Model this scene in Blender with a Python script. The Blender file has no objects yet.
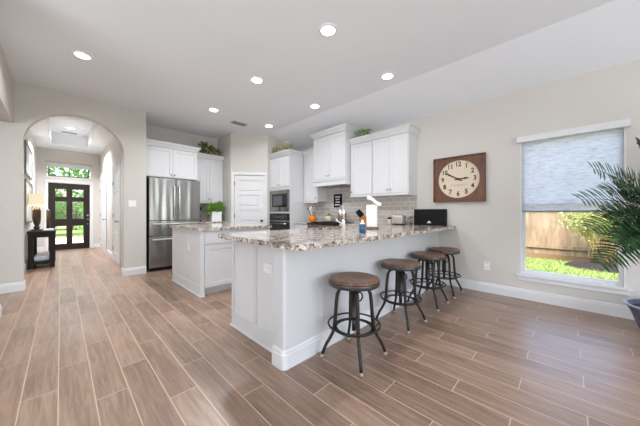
import bpy, bmesh, math, random
from mathutils import Vector, Matrix
random.seed(7)
PI = math.pi
C = bpy.context.scene.collection
S = bpy.context.scene

# ------------------------------------------------------------------ camera
CAMH = 1.15
cam_d = bpy.data.cameras.new('camera'); cam = bpy.data.objects.new('camera', cam_d); C.objects.link(cam)
cam_d.sensor_width = 36; cam_d.sensor_fit = 'HORIZONTAL'; cam_d.lens = 251.9 / 640 * 36
cam_d.shift_y = -0.0008; cam_d.clip_start = 0.05; cam_d.clip_end = 300
cam.location = (0, 0, CAMH); cam.rotation_euler = (PI / 2, 0, -math.radians(45.796))
S.camera = cam

# ------------------------------------------------------------------ world, sun, fill lamps, exposure
w = bpy.data.worlds.new('world'); S.world = w; w.use_nodes = True
wn = w.node_tree; wn.nodes.clear()
sky = wn.nodes.new('ShaderNodeTexSky'); sky.sky_type = 'NISHITA'; sky.sun_disc = False
sky.sun_elevation = math.radians(58); sky.sun_rotation = math.radians(270); sky.air_density = 1.0; sky.dust_density = 5.0
bg = wn.nodes.new('ShaderNodeBackground'); bg.inputs['Strength'].default_value = 0.95
wo = wn.nodes.new('ShaderNodeOutputWorld')
wn.links.new(sky.outputs[0], bg.inputs[0]); wn.links.new(bg.outputs[0], wo.inputs[0])

def light(name, kind, loc, rot, energy, color=(1, 1, 1), **kw):
    d = bpy.data.lights.new(name, kind); d.energy = energy; d.color = color
    for k, v in kw.items(): setattr(d, k, v)
    o = bpy.data.objects.new(name, d); C.objects.link(o); o.location = loc; o.rotation_euler = rot
    return o
# sun travels +X and down, over the roof, so it lights the garden and never enters the room
light('sun', 'SUN', (0, 0, 20), (0, -math.radians(34), 0), 3.4, (1, .96, .9), angle=math.radians(1.0))
# added fill lamps, behind and beside the camera, tilted up to brighten the ceiling
light('fill_back', 'AREA', (.9, -3.9, 1.3), (PI / 2 + .5, 0, 0), 145, (.92, .96, 1), shape='RECTANGLE', size=4.6, size_y=2.5)
light('fill_side', 'AREA', (-3.85, 0.3, 1.3), (PI / 2 + 1.0, 0, -PI / 2), 315, (.87, .935, 1), shape='RECTANGLE', size=4.6, size_y=2.5)  # unseen fill lamp; the wall behind it has no window
CAN_POWER = 8.0
vs = S.view_settings; vs.view_transform = 'Standard'; vs.look = 'None'; vs.gamma = 1; vs.use_curve_mapping = False
vs.exposure = 0.10
try:
    S.cycles.max_bounces = 8; S.cycles.diffuse_bounces = 6; S.cycles.sample_clamp_indirect = 6
    S.cycles.use_denoising = True
except Exception: pass

# ------------------------------------------------------------------ material helpers
def newmat(name):
    m = bpy.data.materials.new(name); m.use_nodes = True
    nt = m.node_tree; b = nt.nodes['Principled BSDF']
    return m, nt, b
def N(nt, t, **kw):
    n = nt.nodes.new(t)
    for k, v in kw.items():
        if k in n.inputs.keys(): n.inputs[k].default_value = v
        else: setattr(n, k, v)
    return n
def ramp(nt, stops, interp='LINEAR'):
    r = nt.nodes.new('ShaderNodeValToRGB'); r.color_ramp.interpolation = interp
    el = r.color_ramp.elements
    while len(el) < len(stops): el.new(0.5)
    for e, (p, c) in zip(el, stops): e.position = p; e.color = (*c, 1)
    return r
def coords(nt, scale=(1, 1, 1)):
    tc = nt.nodes.new('ShaderNodeTexCoord'); mp = nt.nodes.new('ShaderNodeMapping')
    mp.inputs['Scale'].default_value = scale; nt.links.new(tc.outputs['Object'], mp.inputs[0])
    return mp.outputs[0]
def srgb(r, g, b):
    f = lambda c: (c / 255 / 12.92) if c / 255 <= .04045 else ((c / 255 + .055) / 1.055) ** 2.4
    return (f(r), f(g), f(b))
def mk(name, col, rough=.5, metal=0, var=.06, scale=(14, 14, 14), bump=0, coat=0, spec=None, emit=None):
    m, nt, b = newmat(name); L = nt.links
    v = coords(nt, scale); n = N(nt, 'ShaderNodeTexNoise', Scale=1.0, Detail=4.0)
    L.new(v, n.inputs['Vector'])
    lo = tuple(c * (1 - var) for c in col); hi = tuple(min(1, c * (1 + var)) for c in col)
    r = ramp(nt, [(.3, lo), (.7, hi)]); L.new(n.outputs['Fac'], r.inputs[0]); L.new(r.outputs[0], b.inputs['Base Color'])
    b.inputs['Roughness'].default_value = rough; b.inputs['Metallic'].default_value = metal
    if coat: b.inputs['Coat Weight'].default_value = coat; b.inputs['Coat Roughness'].default_value = .08
    if spec is not None: b.inputs['Specular IOR Level'].default_value = spec
    if bump:
        bp = N(nt, 'ShaderNodeBump', Strength=bump, Distance=.01); L.new(n.outputs['Fac'], bp.inputs['Height']); L.new(bp.outputs[0], b.inputs['Normal'])
    if emit: b.inputs['Emission Color'].default_value = (*emit[0], 1); b.inputs['Emission Strength'].default_value = emit[1]
    return m

M = {}
M['wall'] = mk('wall_paint', srgb(202, 198, 192), .75, var=.01, scale=(60, 60, 60), bump=.03)
M['ceiling'] = mk('ceiling_paint', srgb(230, 233, 237), .85, var=.01, scale=(60, 60, 60), bump=.04)
M['trim'] = mk('trim_paint', srgb(216, 216, 217), .4, var=.01)
M['cab'] = mk('cabinet_paint', srgb(212, 212, 214), .38, var=.01)
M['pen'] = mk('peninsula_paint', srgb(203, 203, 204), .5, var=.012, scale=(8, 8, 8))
M['steel'] = None
M['handle'] = mk('satin_handle', srgb(222, 221, 219), .3, .3)
M['chrome'] = mk('chrome', (.85, .86, .88), .12, 1, var=.02)
M['nickel'] = mk('brushed_nickel', (.3, .3, .3), .35, 1, var=.04)
M['darkmetal'] = mk('dark_iron', srgb(52, 48, 46), .45, .6, var=.2, scale=(40, 40, 40))
M['rimmetal'] = mk('seat_band_iron', srgb(78, 76, 76), .38, .7, var=.2, scale=(40, 40, 40))
M['glide'] = mk('foot_glide', srgb(150, 140, 128), .4, .5)
M['black'] = mk('black_plastic', srgb(18, 17, 18), .5, spec=.2)
M['blackglass'] = mk('black_glass', srgb(22, 22, 24), .08, var=.1)
M['blackwood'] = mk('black_painted_wood', srgb(32, 26, 24), .55, spec=.25, var=.15, scale=(6, 6, 40))
M['white'] = mk('white_ceramic', srgb(240, 240, 238), .3, var=.01)
M['paper'] = mk('white_paper', srgb(244, 244, 244), .9, var=.01)
M['plate'] = mk('outlet_plastic', srgb(238, 236, 232), .4, var=.01)
M['slot'] = mk('outlet_slots', srgb(228, 226, 222), .5)
M['soil'] = mk('potting_soil', srgb(60, 45, 35), .95, var=.4, scale=(50, 50, 50), bump=.6)
M['pot'] = mk('slate_blue_glaze', srgb(78, 86, 106), .25, var=.15, scale=(9, 9, 9))
M['potrim'] = mk('pot_rim_glaze', srgb(150, 158, 172), .25, var=.1)
M['orange'] = mk('orange_glaze', srgb(226, 130, 28), .3)
M['blue'] = mk('blue_plastic', srgb(42, 84, 124), .3)
M['green'] = mk('green_plastic', srgb(90, 160, 90), .4)
M['red'] = mk('red_plastic', srgb(190, 70, 60), .4)
M['shade'] = mk('cream_lampshade', srgb(236, 222, 190), .8, emit=((1, .86, .62), .35))
M['lampbase'] = mk('dark_bronze', srgb(66, 50, 36), .4, .3, var=.4, scale=(30, 30, 30))
M['cloth'] = mk('pale_cloth', srgb(205, 212, 222), .9, var=.08)
M['knifewood'] = mk('block_wood', srgb(176, 112, 58), .45, var=.2, scale=(60, 60, 5))
M['browndecor'] = mk('brown_decor', srgb(120, 88, 66), .5, var=.3, scale=(30, 30, 30))
M['tan'] = mk('tan_ceramic', srgb(205, 190, 170), .4, var=.08)
M['stem'] = mk('brown_stem', srgb(106, 86, 60), .8, var=.25, scale=(8, 8, 60))
M['stalk'] = mk('tan_stalk', srgb(180, 150, 105), .8, var=.2, scale=(8, 8, 60))
M['mulch'] = mk('dark_mulch', srgb(25, 22, 23), .95, var=.5, scale=(30, 30, 30), bump=.8)
M['concrete'] = mk('pale_concrete', srgb(205, 200, 192), .85, var=.06, scale=(3, 3, 3))
M['vent'] = mk('vent_metal', srgb(190, 190, 190), .5)
M['ventdark'] = mk('vent_gap', srgb(140, 140, 140), .7)
M['lens'] = mk('lit_lens', (1, 1, 1), .5, emit=((1, .97, .93), 14))
M['picframe'] = mk('silver_frame', srgb(120, 118, 116), .35, .6)
M['signtext'] = mk('white_letters', srgb(235, 235, 235), .6)
M['clockink'] = mk('clock_ink', srgb(52, 38, 28), .6)
M['clockline'] = mk('clock_faded_ink', srgb(178, 158, 128), .7)

def leafmat(name, c1, c2, rough=.45, trans=True):
    m, nt, b = newmat(name); L = nt.links
    v = coords(nt, (9, 9, 9)); n = N(nt, 'ShaderNodeTexNoise', Scale=2.0, Detail=3.0); L.new(v, n.inputs['Vector'])
    r = ramp(nt, [(.32, c1), (.68, c2)]); L.new(n.outputs['Fac'], r.inputs[0]); L.new(r.outputs[0], b.inputs['Base Color'])
    b.inputs['Roughness'].default_value = rough
    return m
M['palm'] = leafmat('palm_leaf', srgb(22, 44, 28), srgb(62, 92, 52), .35)
M['ivy'] = leafmat('ivy_leaf', srgb(58, 84, 34), srgb(122, 142, 62))
M['olive'] = leafmat('olive_leaf', srgb(126, 128, 74), srgb(222, 214, 168))
M['brightleaf'] = leafmat('bright_leaf', srgb(82, 132, 34), srgb(150, 190, 70))
M['shrubleaf'] = leafmat('shrub_leaf', srgb(92, 120, 50), srgb(166, 182, 100))
M['hedgeleaf'] = leafmat('hedge_leaf', srgb(70, 120, 52), srgb(150, 190, 105))

def m_floor():
    m, nt, b = newmat('wood_look_plank_tile'); L = nt.links
    W, LEN = .1605, .92
    tc = N(nt, 'ShaderNodeTexCoord'); sp = N(nt, 'ShaderNodeSeparateXYZ'); L.new(tc.outputs['Object'], sp.inputs[0])
    def mth(op, a, bb=None):
        n = nt.nodes.new('ShaderNodeMath'); n.operation = op
        for i, v in enumerate((a, bb)):
            if v is None: continue
            if isinstance(v, (int, float)): n.inputs[i].default_value = v
            else: L.new(v, n.inputs[i])
        return n.outputs[0]
    xs = mth('DIVIDE', mth('ADD', sp.outputs[0], .012 + W * 100), W)
    row = mth('FLOOR', xs); fx = mth('SUBTRACT', xs, row)
    rsh = mth('MULTIPLY', mth('SUBTRACT', row, 100), LEN / 3)
    ys = mth('DIVIDE', mth('ADD', mth('SUBTRACT', sp.outputs[1], rsh), LEN * 200 - 2.67), LEN)
    idx = mth('FLOOR', ys); fy = mth('SUBTRACT', ys, idx)
    gx = .0027 / W; gy = .0026 / LEN
    ex = mth('MINIMUM', fx, mth('SUBTRACT', 1, fx)); ey = mth('MINIMUM', fy, mth('SUBTRACT', 1, fy))
    grout = mth('MAXIMUM', mth('LESS_THAN', ex, gx), mth('LESS_THAN', ey, gy))
    cb = N(nt, 'ShaderNodeCombineXYZ'); L.new(row, cb.inputs[0]); L.new(idx, cb.inputs[1])
    wn_ = N(nt, 'ShaderNodeTexWhiteNoise', noise_dimensions='3D'); L.new(cb.outputs[0], wn_.inputs['Vector'])
    # grain stretched along the plank, offset per plank
    off = N(nt, 'ShaderNodeVectorMath', operation='MULTIPLY_ADD'); L.new(wn_.outputs['Color'], off.inputs[0]); off.inputs[1].default_value = (40, 40, 40)
    mp = N(nt, 'ShaderNodeVectorMath', operation='MULTIPLY'); L.new(tc.outputs['Object'], mp.inputs[0]); mp.inputs[1].default_value = (44, 3.0, 1)
    L.new(mp.outputs[0], off.inputs[2])
    g1 = N(nt, 'ShaderNodeTexNoise', Scale=1.0, Detail=7.0, Roughness=.62, Distortion=.9); L.new(off.outputs[0], g1.inputs['Vector'])
    mp2 = N(nt, 'ShaderNodeVectorMath', operation='MULTIPLY'); L.new(off.outputs[0], mp2.inputs[0]); mp2.inputs[1].default_value = (.22, .5, 1)
    g2 = N(nt, 'ShaderNodeTexNoise', Scale=1.0, Detail=4.0); L.new(mp2.outputs[0], g2.inputs['Vector'])
    cr = ramp(nt, [(.24, srgb(90, 69, 55)), (.5, srgb(142, 114, 95)), (.76, srgb(178, 150, 129))])
    mixv = mth('ADD', mth('MULTIPLY', g1.outputs['Fac'], .55), mth('ADD', mth('MULTIPLY', g2.outputs['Fac'], .3), mth('MULTIPLY', wn_.outputs['Value'], .12)))
    L.new(mth('ADD', mixv, .01), cr.inputs[0])
    mx = N(nt, 'ShaderNodeMix', data_type='RGBA'); L.new(grout, mx.inputs[0]); L.new(cr.outputs[0], mx.inputs[6]); mx.inputs[7].default_value = (*srgb(198, 177, 159), 1)
    L.new(mx.outputs[2], b.inputs['Base Color'])
    L.new(mth('ADD', mth('MULTIPLY', grout, .5), .34), b.inputs['Roughness']); L.new(mth('SUBTRACT', .85, mth('MULTIPLY', grout, .75)), b.inputs['Specular IOR Level'])
    bp = N(nt, 'ShaderNodeBump', Strength=.25, Distance=.004); L.new(mth('SUBTRACT', mth('MULTIPLY', g1.outputs['Fac'], .3), grout), bp.inputs['Height']); L.new(bp.outputs[0], b.inputs['Normal'])
    return m
M['floor'] = m_floor()

def m_granite():
    m, nt, b = newmat('speckled_granite'); L = nt.links
    v = coords(nt)
    n1 = N(nt, 'ShaderNodeTexNoise', Scale=48.0, Detail=4.0, Roughness=.65, Distortion=.5); L.new(v, n1.inputs['Vector'])
    n2 = N(nt, 'ShaderNodeTexNoise', Scale=11.0, Detail=3.0, Distortion=1.2); L.new(v, n2.inputs['Vector'])
    n3 = N(nt, 'ShaderNodeTexVoronoi', Scale=75.0); L.new(v, n3.inputs['Vector'])
    r1 = ramp(nt, [(.30, srgb(40, 36, 36)), (.40, srgb(112, 98, 90)), (.47, srgb(196, 186, 178)), (.62, srgb(226, 220, 214)), (.72, srgb(150, 136, 126))])
    L.new(n1.outputs['Fac'], r1.inputs[0])
    r2 = ramp(nt, [(.38, srgb(128, 106, 92)), (.56, srgb(255, 252, 248))]); L.new(n2.outputs['Fac'], r2.inputs[0])
    mx = N(nt, 'ShaderNodeMix', data_type='RGBA', blend_type='MULTIPLY'); mx.inputs[0].default_value = .8
    L.new(r1.outputs[0], mx.inputs[6]); L.new(r2.outputs[0], mx.inputs[7])
    r3 = ramp(nt, [(.10, srgb(30, 28, 30)), (.16, srgb(255, 255, 255))]); L.new(n3.outputs['Distance'], r3.inputs[0])
    mx2 = N(nt, 'ShaderNodeMix', data_type='RGBA', blend_type='MULTIPLY'); mx2.inputs[0].default_value = .7
    L.new(mx.outputs[2], mx2.inputs[6]); L.new(r3.outputs[0], mx2.inputs[7])
    L.new(mx2.outputs[2], b.inputs['Base Color']); b.inputs['Roughness'].default_value = .12
    return m
M['granite'] = m_granite()

def m_steel():
    m, nt, b = newmat('stainless_steel'); L = nt.links
    v = coords(nt, (220, 220, 3)); n = N(nt, 'ShaderNodeTexNoise', Scale=1.0, Detail=3.0); L.new(v, n.inputs['Vector'])
    r = ramp(nt, [(.3, srgb(146, 145, 143)), (.7, srgb(172, 171, 169))]); L.new(n.outputs['Fac'], r.inputs[0]); L.new(r.outputs[0], b.inputs['Base Color'])
    b.inputs['Metallic'].default_value = 1; b.inputs['Roughness'].default_value = .27
    v2 = coords(nt, (7, 7, .5)); n2 = N(nt, 'ShaderNodeTexNoise', Scale=1.0, Detail=1.0); L.new(v2, n2.inputs['Vector'])
    bp = N(nt, 'ShaderNodeBump', Strength=.35, Distance=.05); L.new(n2.outputs['Fac'], bp.inputs['Height']); L.new(bp.outputs[0], b.inputs['Normal'])
    return m
M['steel'] = m_steel()

def m_tile():
    m, nt, b = newmat('taupe_subway_tile'); L = nt.links
    tc = N(nt, 'ShaderNodeTexCoord'); sp = N(nt, 'ShaderNodeSeparateXYZ'); L.new(tc.outputs['Object'], sp.inputs[0])
    ad = N(nt, 'ShaderNodeMath', operation='ADD'); L.new(sp.outputs[0], ad.inputs[0]); L.new(sp.outputs[1], ad.inputs[1])
    cb = N(nt, 'ShaderNodeCombineXYZ'); L.new(ad.outputs[0], cb.inputs[0]); L.new(sp.outputs[2], cb.inputs[1])
    br = N(nt, 'ShaderNodeTexBrick', Scale=1.0); br.inputs['Brick Width'].default_value = .156; br.inputs['Row Height'].default_value = .079
    br.inputs['Mortar Size'].default_value = .0035; br.inputs['Mortar Smooth'].default_value = .2
    br.inputs['Color1'].default_value = (*srgb(194, 187, 180), 1); br.inputs['Color2'].default_value = (*srgb(180, 173, 166), 1); br.inputs['Mortar'].default_value = (*srgb(224, 221, 217), 1)
    L.new(cb.outputs[0], br.inputs['Vector']); L.new(br.outputs['Color'], b.inputs['Base Color']); b.inputs['Roughness'].default_value = .2
    bp = N(nt, 'ShaderNodeBump', Strength=.3, Distance=.004, invert=True); L.new(br.outputs['Fac'], bp.inputs['Height']); L.new(bp.outputs[0], b.inputs['Normal'])
    return m
M['tile'] = m_tile()

def m_wood(name, c1, c2, scale, rough):
    m, nt, b = newmat(name); L = nt.links
    v = coords(nt, scale); n = N(nt, 'ShaderNodeTexNoise', Scale=1.0, Detail=6.0, Roughness=.6, Distortion=1.0); L.new(v, n.inputs['Vector'])
    r = ramp(nt, [(.3, c1), (.7, c2)]); L.new(n.outputs['Fac'], r.inputs[0]); L.new(r.outputs[0], b.inputs['Base Color'])
    b.inputs['Roughness'].default_value = rough
    bp = N(nt, 'ShaderNodeBump', Strength=.15, Distance=.004); L.new(n.outputs['Fac'], bp.inputs['Height']); L.new(bp.outputs[0], b.inputs['Normal'])
    return m
M['seatwood'] = m_wood('dark_walnut_seat', srgb(70, 44, 29), srgb(138, 93, 62), (4, 45, 20), .33)
M['clockwood'] = m_wood('clock_frame_wood', srgb(78, 46, 30), srgb(116, 74, 50), (20, 20, 3), .45)
M['fence'] = m_wood('cedar_boards', srgb(100, 86, 70), srgb(146, 126, 104), (8, 8, 1.5), .85)

def m_shade():
    m, nt, b = newmat('woven_shade_fabric'); L = nt.links
    v = coords(nt, (11, 11, 66)); n = N(nt, 'ShaderNodeTexNoise', Scale=1.0, Detail=6.0, Roughness=.72, Distortion=.4); L.new(v, n.inputs['Vector'])
    r = ramp(nt, [(.3, srgb(198, 201, 210)), (.45, srgb(234, 235, 240)), (.7, srgb(252, 252, 254))]); L.new(n.outputs['Fac'], r.inputs[0]); L.new(r.outputs[0], b.inputs['Base Color'])
    b.inputs['Roughness'].default_value = .9
    tr = N(nt, 'ShaderNodeBsdfTranslucent'); L.new(r.outputs[0], tr.inputs[0])
    ms = N(nt, 'ShaderNodeMixShader'); ms.inputs[0].default_value = .68
    L.new(b.outputs[0], ms.inputs[1]); L.new(tr.outputs[0], ms.inputs[2]); L.new(ms.outputs[0], nt.nodes['Material Output'].inputs['Surface'])
    return m
M['fabric'] = m_shade()

def m_glass():
    m, nt, b = newmat('window_glass'); L = nt.links
    t = N(nt, 'ShaderNodeBsdfTransparent'); g = N(nt, 'ShaderNodeBsdfGlossy', Roughness=.02)
    fr = N(nt, 'ShaderNodeFresnel', IOR=1.12); ms = N(nt, 'ShaderNodeMixShader')
    L.new(fr.outputs[0], ms.inputs[0]); L.new(t.outputs[0], ms.inputs[1]); L.new(g.outputs[0], ms.inputs[2])
    L.new(ms.outputs[0], nt.nodes['Material Output'].inputs['Surface'])
    return m
M['glass'] = m_glass()

def m_grass():
    m, nt, b = newmat('lawn'); L = nt.links
    v = coords(nt, (30, 30, 30)); n = N(nt, 'ShaderNodeTexNoise', Scale=1.0, Detail=6.0); L.new(v, n.inputs['Vector'])
    r = ramp(nt, [(.3, srgb(66, 88, 40)), (.5, srgb(106, 128, 62)), (.72, srgb(150, 162, 98))]); L.new(n.outputs['Fac'], r.inputs[0]); L.new(r.outputs[0], b.inputs['Base Color'])
    b.inputs['Roughness'].default_value = .9
    return m
M['grass'] = m_grass()

def m_clockface():
    m, nt, b = newmat('clock_face_paper'); L = nt.links
    tc = N(nt, 'ShaderNodeTexCoord'); sp = N(nt, 'ShaderNodeSeparateXYZ'); L.new(tc.outputs['Object'], sp.inputs[0])
    mu = N(nt, 'ShaderNodeMath', operation='MULTIPLY'); mu.inputs[1].default_value = 1 / .028; L.new(sp.outputs[0], mu.inputs[0])
    fr = N(nt, 'ShaderNodeMath', operation='FRACT'); L.new(mu.outputs[0], fr.inputs[0])
    r = ramp(nt, [(0, srgb(180, 162, 138)), (.2, srgb(214, 198, 176)), (.9, srgb(218, 203, 182))]); L.new(fr.outputs[0], r.inputs[0]); L.new(r.outputs[0], b.inputs['Base Color'])
    b.inputs['Roughness'].default_value = .7
    return m
M['clockface'] = m_clockface()

def m_art():
    m, nt, b = newmat('grey_abstract_art'); L = nt.links
    v = coords(nt, (3, 3, 2)); n = N(nt, 'ShaderNodeTexNoise', Scale=1.0, Detail=4.0, Distortion=1.5); L.new(v, n.inputs['Vector'])
    r = ramp(nt, [(.3, srgb(130, 134, 142)), (.55, srgb(222, 224, 228)), (.7, srgb(170, 174, 180))]); L.new(n.outputs['Fac'], r.inputs[0]); L.new(r.outputs[0], b.inputs['Base Color'])
    b.inputs['Roughness'].default_value = .3
    return m
M['art'] = m_art()

# ------------------------------------------------------------------ geometry helpers
class MB:
    def __init__(s): s.bm = bmesh.new()
    def box(s, x0, x1, y0, y1, z0, z1, bev=0, seg=2):
        r = bmesh.ops.create_cube(s.bm, size=1)
        for v in r['verts']:
            v.co = Vector(((x0 + x1) / 2 + v.co.x * (x1 - x0), (y0 + y1) / 2 + v.co.y * (y1 - y0), (z0 + z1) / 2 + v.co.z * (z1 - z0)))
        if bev:
            ed = list({e for v in r['verts'] for e in v.link_edges})
            bmesh.ops.bevel(s.bm, geom=ed, offset=bev, segments=seg, profile=.5, affect='EDGES')
        return s
    def prism(s, pts, lo, hi, axis='z', smooth=False):
        def P(a, b, c): return {'z': (a, b, c), 'y': (a, c, b), 'x': (c, a, b)}[axis]
        n = len(pts)
        A = [s.bm.verts.new(P(a, b, lo)) for a, b in pts]; B = [s.bm.verts.new(P(a, b, hi)) for a, b in pts]
        s.bm.faces.new(A); s.bm.faces.new(B)
        for i in range(n):
            f = s.bm.faces.new((A[i], A[(i + 1) % n], B[(i + 1) % n], B[i])); f.smooth = smooth
        return s
    def rings(s, rs, closed=True, cap=True, smooth=True):
        V = [[s.bm.verts.new(p) for p in r] for r in rs]; n = len(V[0])
        for a, b in zip(V, V[1:]):
            for i in range(n if closed else n - 1):
                f = s.bm.faces.new((a[i], a[(i + 1) % n], b[(i + 1) % n], b[i])); f.smooth = smooth
        if cap: s.bm.faces.new(V[0]); s.bm.faces.new(V[-1])
        return s
    def lathe(s, prof, n=24, c=(0, 0, 0), cap=True):
        return s.rings([[(c[0] + r * math.cos(2 * PI * i / n), c[1] + r * math.sin(2 * PI * i / n), c[2] + z) for i in range(n)] for r, z in prof], cap=cap)
    def tube(s, pts, r, n=8, closed=False, flat=None):
        pts = [Vector(p) for p in pts]; m = len(pts); R = r if isinstance(r, (list, tuple)) else [r] * m
        rs = []; prev = None
        for i, p in enumerate(pts):
            if closed: t = pts[(i + 1) % m] - pts[i - 1]
            else: t = pts[min(i + 1, m - 1)] - pts[max(i - 1, 0)]
            t.normalize()
            if prev is None:
                u = t.orthogonal().normalized() if abs(t.z) > .9 else t.cross(Vector((0, 0, 1))).normalized()
            else: u = (prev - t * prev.dot(t)).normalized()
            prev = u; v = t.cross(u)
            rs.append([p + u * math.cos(2 * PI * k / n) * R[i] + v * math.sin(2 * PI * k / n) * R[i] for k in range(n)])
        if closed: rs.append(rs[0]); s.rings(rs, cap=False); bmesh.ops.remove_doubles(s.bm, verts=s.bm.verts, dist=1e-6)
        else: s.rings(rs)
        return s
    def cyl(s, p0, p1, r, n=16): return s.tube([p0, p1], r, n)
    def sphere(s, c, r, sc=(1, 1, 1), seg=14, ring=9):
        k = bmesh.ops.create_uvsphere(s.bm, u_segments=seg, v_segments=ring, radius=r)
        for v in k['verts']: v.co = Vector((c[0] + v.co.x * sc[0], c[1] + v.co.y * sc[1], c[2] + v.co.z * sc[2]))
        for f in s.bm.faces:
            if f.verts[0] in k['verts']: f.smooth = True
        return s
    def leaf(s, base, d, up, ln, wd, bend=.2):
        d = Vector(d).normalized(); u = Vector(up); sd = d.cross(u)
        if sd.length < 1e-3: sd = d.orthogonal()
        sd.normalize(); nrm = sd.cross(d)
        b = Vector(base); mid = b + d * ln * .5 + nrm * ln * bend * .3; tip = b + d * ln - nrm * ln * bend * .4
        vs_ = [s.bm.verts.new(p) for p in (b, mid + sd * wd * .5, tip, mid - sd * wd * .5)]
        s.bm.faces.new(vs_)
        return s
    def text(s, body, size, mat4):
        cu = bpy.data.curves.new('tmp', 'FONT'); cu.body = body; cu.size = size; cu.align_x = 'CENTER'; cu.align_y = 'CENTER'; cu.extrude = .001; cu.offset = .0022; cu.resolution_u = 3
        o = bpy.data.objects.new('tmp', cu); C.objects.link(o)
        dg = bpy.context.evaluated_depsgraph_get(); me = bpy.data.meshes.new_from_object(o.evaluated_get(dg))
        me.transform(mat4); s.bm.from_mesh(me)
        bpy.data.objects.remove(o); bpy.data.curves.remove(cu); bpy.data.meshes.remove(me)
        return s
    def build(s, name, mat, parent=None, loc=None):
        bmesh.ops.recalc_face_normals(s.bm, faces=s.bm.faces)
        me = bpy.data.meshes.new(name); s.bm.to_mesh(me); s.bm.free()
        if isinstance(mat, str): mat = M[mat]
        me.materials.append(mat)
        o = bpy.data.objects.new(name, me); C.objects.link(o)
        if parent: o.parent = parent
        if loc: o.location = loc
        return o

def tag(o, label, cat, group=None, kind=None):
    o['label'] = label; o['category'] = cat
    if group: o['group'] = group
    if kind: o['kind'] = kind
    return o
def thing(name, label, cat, loc=(0, 0, 0), rz=0, group=None):
    o = bpy.data.objects.new(name, None); C.objects.link(o); o.empty_display_size = .1
    o.location = loc; o.rotation_euler = (0, 0, rz)
    return tag(o, label, cat, group)
def struct(o): o['kind'] = 'structure'; return o
def sempty(name, loc=(0, 0, 0), rz=0):
    o = bpy.data.objects.new(name, None); C.objects.link(o); o.empty_display_size = .1; o.location = loc; o.rotation_euler = (0, 0, rz); o['kind'] = 'structure'
    return o
def copy_tree(o, parent=None):
    c = o.copy(); C.objects.link(c)
    if parent: c.parent = parent
    for ch in list(o.children): copy_tree(ch, c)
    return c
def mm(): return MB()

# ------------------------------------------------------------------ room shell
XR, ZC, ZR, XCR = 4.29, 3.05, 2.78, 3.46
YA = 5.71; YB = 6.47; YF = 11.0; YBK = -4.0; XL = -4.0
T = .14
struct(mm().box(XL - T, XR + T, YBK - T, YF + T, -.10, 0).build('floor', 'floor'))
# flat ceiling with a hole for the foyer tray, plus the sloped strip along the right wall
TX0, TX1, TY0, TY1, TZ = -.185, .55, 7.15, 10.07, 3.36
cb = mm()
cb.box(XL - T, XCR, YBK - T, TY0, ZC, ZC + .12); cb.box(XL - T, TX0, TY0, TY1, ZC, ZC + .12); cb.box(TX1, XCR, TY0, TY1, ZC, ZC + .12); cb.box(XL - T, XCR, TY1, YF + T, ZC, ZC + .12)
cb.prism([(XCR, ZC), (XR + T, ZR - .0455), (XR + T, ZC + .12), (XCR, ZC + .12)], YBK - T, YF + T, 'y')
cb.box(TX0 - .05, TX1 + .05, TY0 - .05, TY1 + .05, TZ, TZ + .06)
cb.box(TX0 - .05, TX0, TY0 - .05, TY1 + .05, ZC + .12, TZ); cb.box(TX1, TX1 + .05, TY0 - .05, TY1 + .05, ZC + .12, TZ)
cb.box(TX0, TX1, TY0 - .05, TY0, ZC + .12, TZ); cb.box(TX0, TX1, TY1, TY1 + .05, ZC + .12, TZ)
struct(cb.build('ceiling', 'ceiling'))
# right wall with window opening
WY0, WY1, WZ0, WZ1 = -.476, .427, .325, 2.11
rw = mm(); rw.box(XR, XR + T, YBK, WY0, 0, ZR); rw.box(XR, XR + T, WY1, 6.6, 0, ZR); rw.box(XR, XR + T, WY0, WY1, 0, WZ0); rw.box(XR, XR + T, WY0, WY1, WZ1, ZR)
struct(rw.build('wall_right', 'wall'))
# arch wall: elliptical head
AX0, AX1, ASP, ARISE = -.389, .793, 2.20, .545
axc = (AX0 + AX1) / 2; aw = (AX1 - AX0) / 2
arc = [(axc + aw * math.cos(PI * i / 32), ASP + ARISE * math.sin(PI * i / 32)) for i in range(33)]
ab = mm()
ab.box(XL, AX0, YA, YA + .15, 0, ZC); ab.box(AX1, 1.13, YA, YA + .15, 0, ZC)
for (xa, za), (xb, zb) in zip(arc, arc[1:]):
    ab.prism([(xa, za), (xb, zb), (xb, ZC), (xa, ZC)], YA, YA + .15, 'y')
bmesh.ops.remove_doubles(ab.bm, verts=ab.bm.verts, dist=1e-5)
struct(ab.build('wall_arch', 'wall'))
# left wall beside the camera: header over an opening then solid
XLW = -.478
lw = mm(); lw.box(XLW - .13, XLW, 4.5, YA, 2.44, ZC); lw.box(XLW - .13, XLW, 3.2, 4.5, 0, ZC)
struct(lw.build('wall_left', 'wall'))
struct(mm().box(XL - T, XL, YBK - T, YA + .15, 0, ZC).build('wall_far_left', 'wall'))
bk = mm(); bk.box(XL, -.7, YBK - T, YBK, 0, ZC); bk.box(3.9, XR + T, YBK - T, YBK, 0, ZC); bk.box(-.7, 3.9, YBK - T, YBK, 0, .3); bk.box(-.7, 3.9, YBK - T, YBK, 2.8, ZC)
struct(bk.build('wall_back', 'wall'))
# kitchen back wall, pantry walls
struct(mm().box(.9, 4.5, YB, YB + .12, 0, ZC).build('wall_kitchen', 'wall'))
struct(mm().box(.9, 1.13, YA + .15, YB, 0, ZC).build('wall_fridge_side', 'wall'))
PA, PB = Vector((2.83, 5.74)), Vector((3.50, 5.17))
pdir = (PB - PA).normalized(); plen = (PB - PA).length; pang = math.atan2(pdir.y, pdir.x)
struct(mm().box(2.83, 2.93, PA.y + .07, YB, 0, ZC).build('wall_pantry_side', 'wall'))
struct(mm().prism([(3.50, 5.17), (XR, 5.17), (XR, 5.27), (3.56, 5.27)], 0, ZC, 'z').build('wall_pantry_front', 'wall'))
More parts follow.
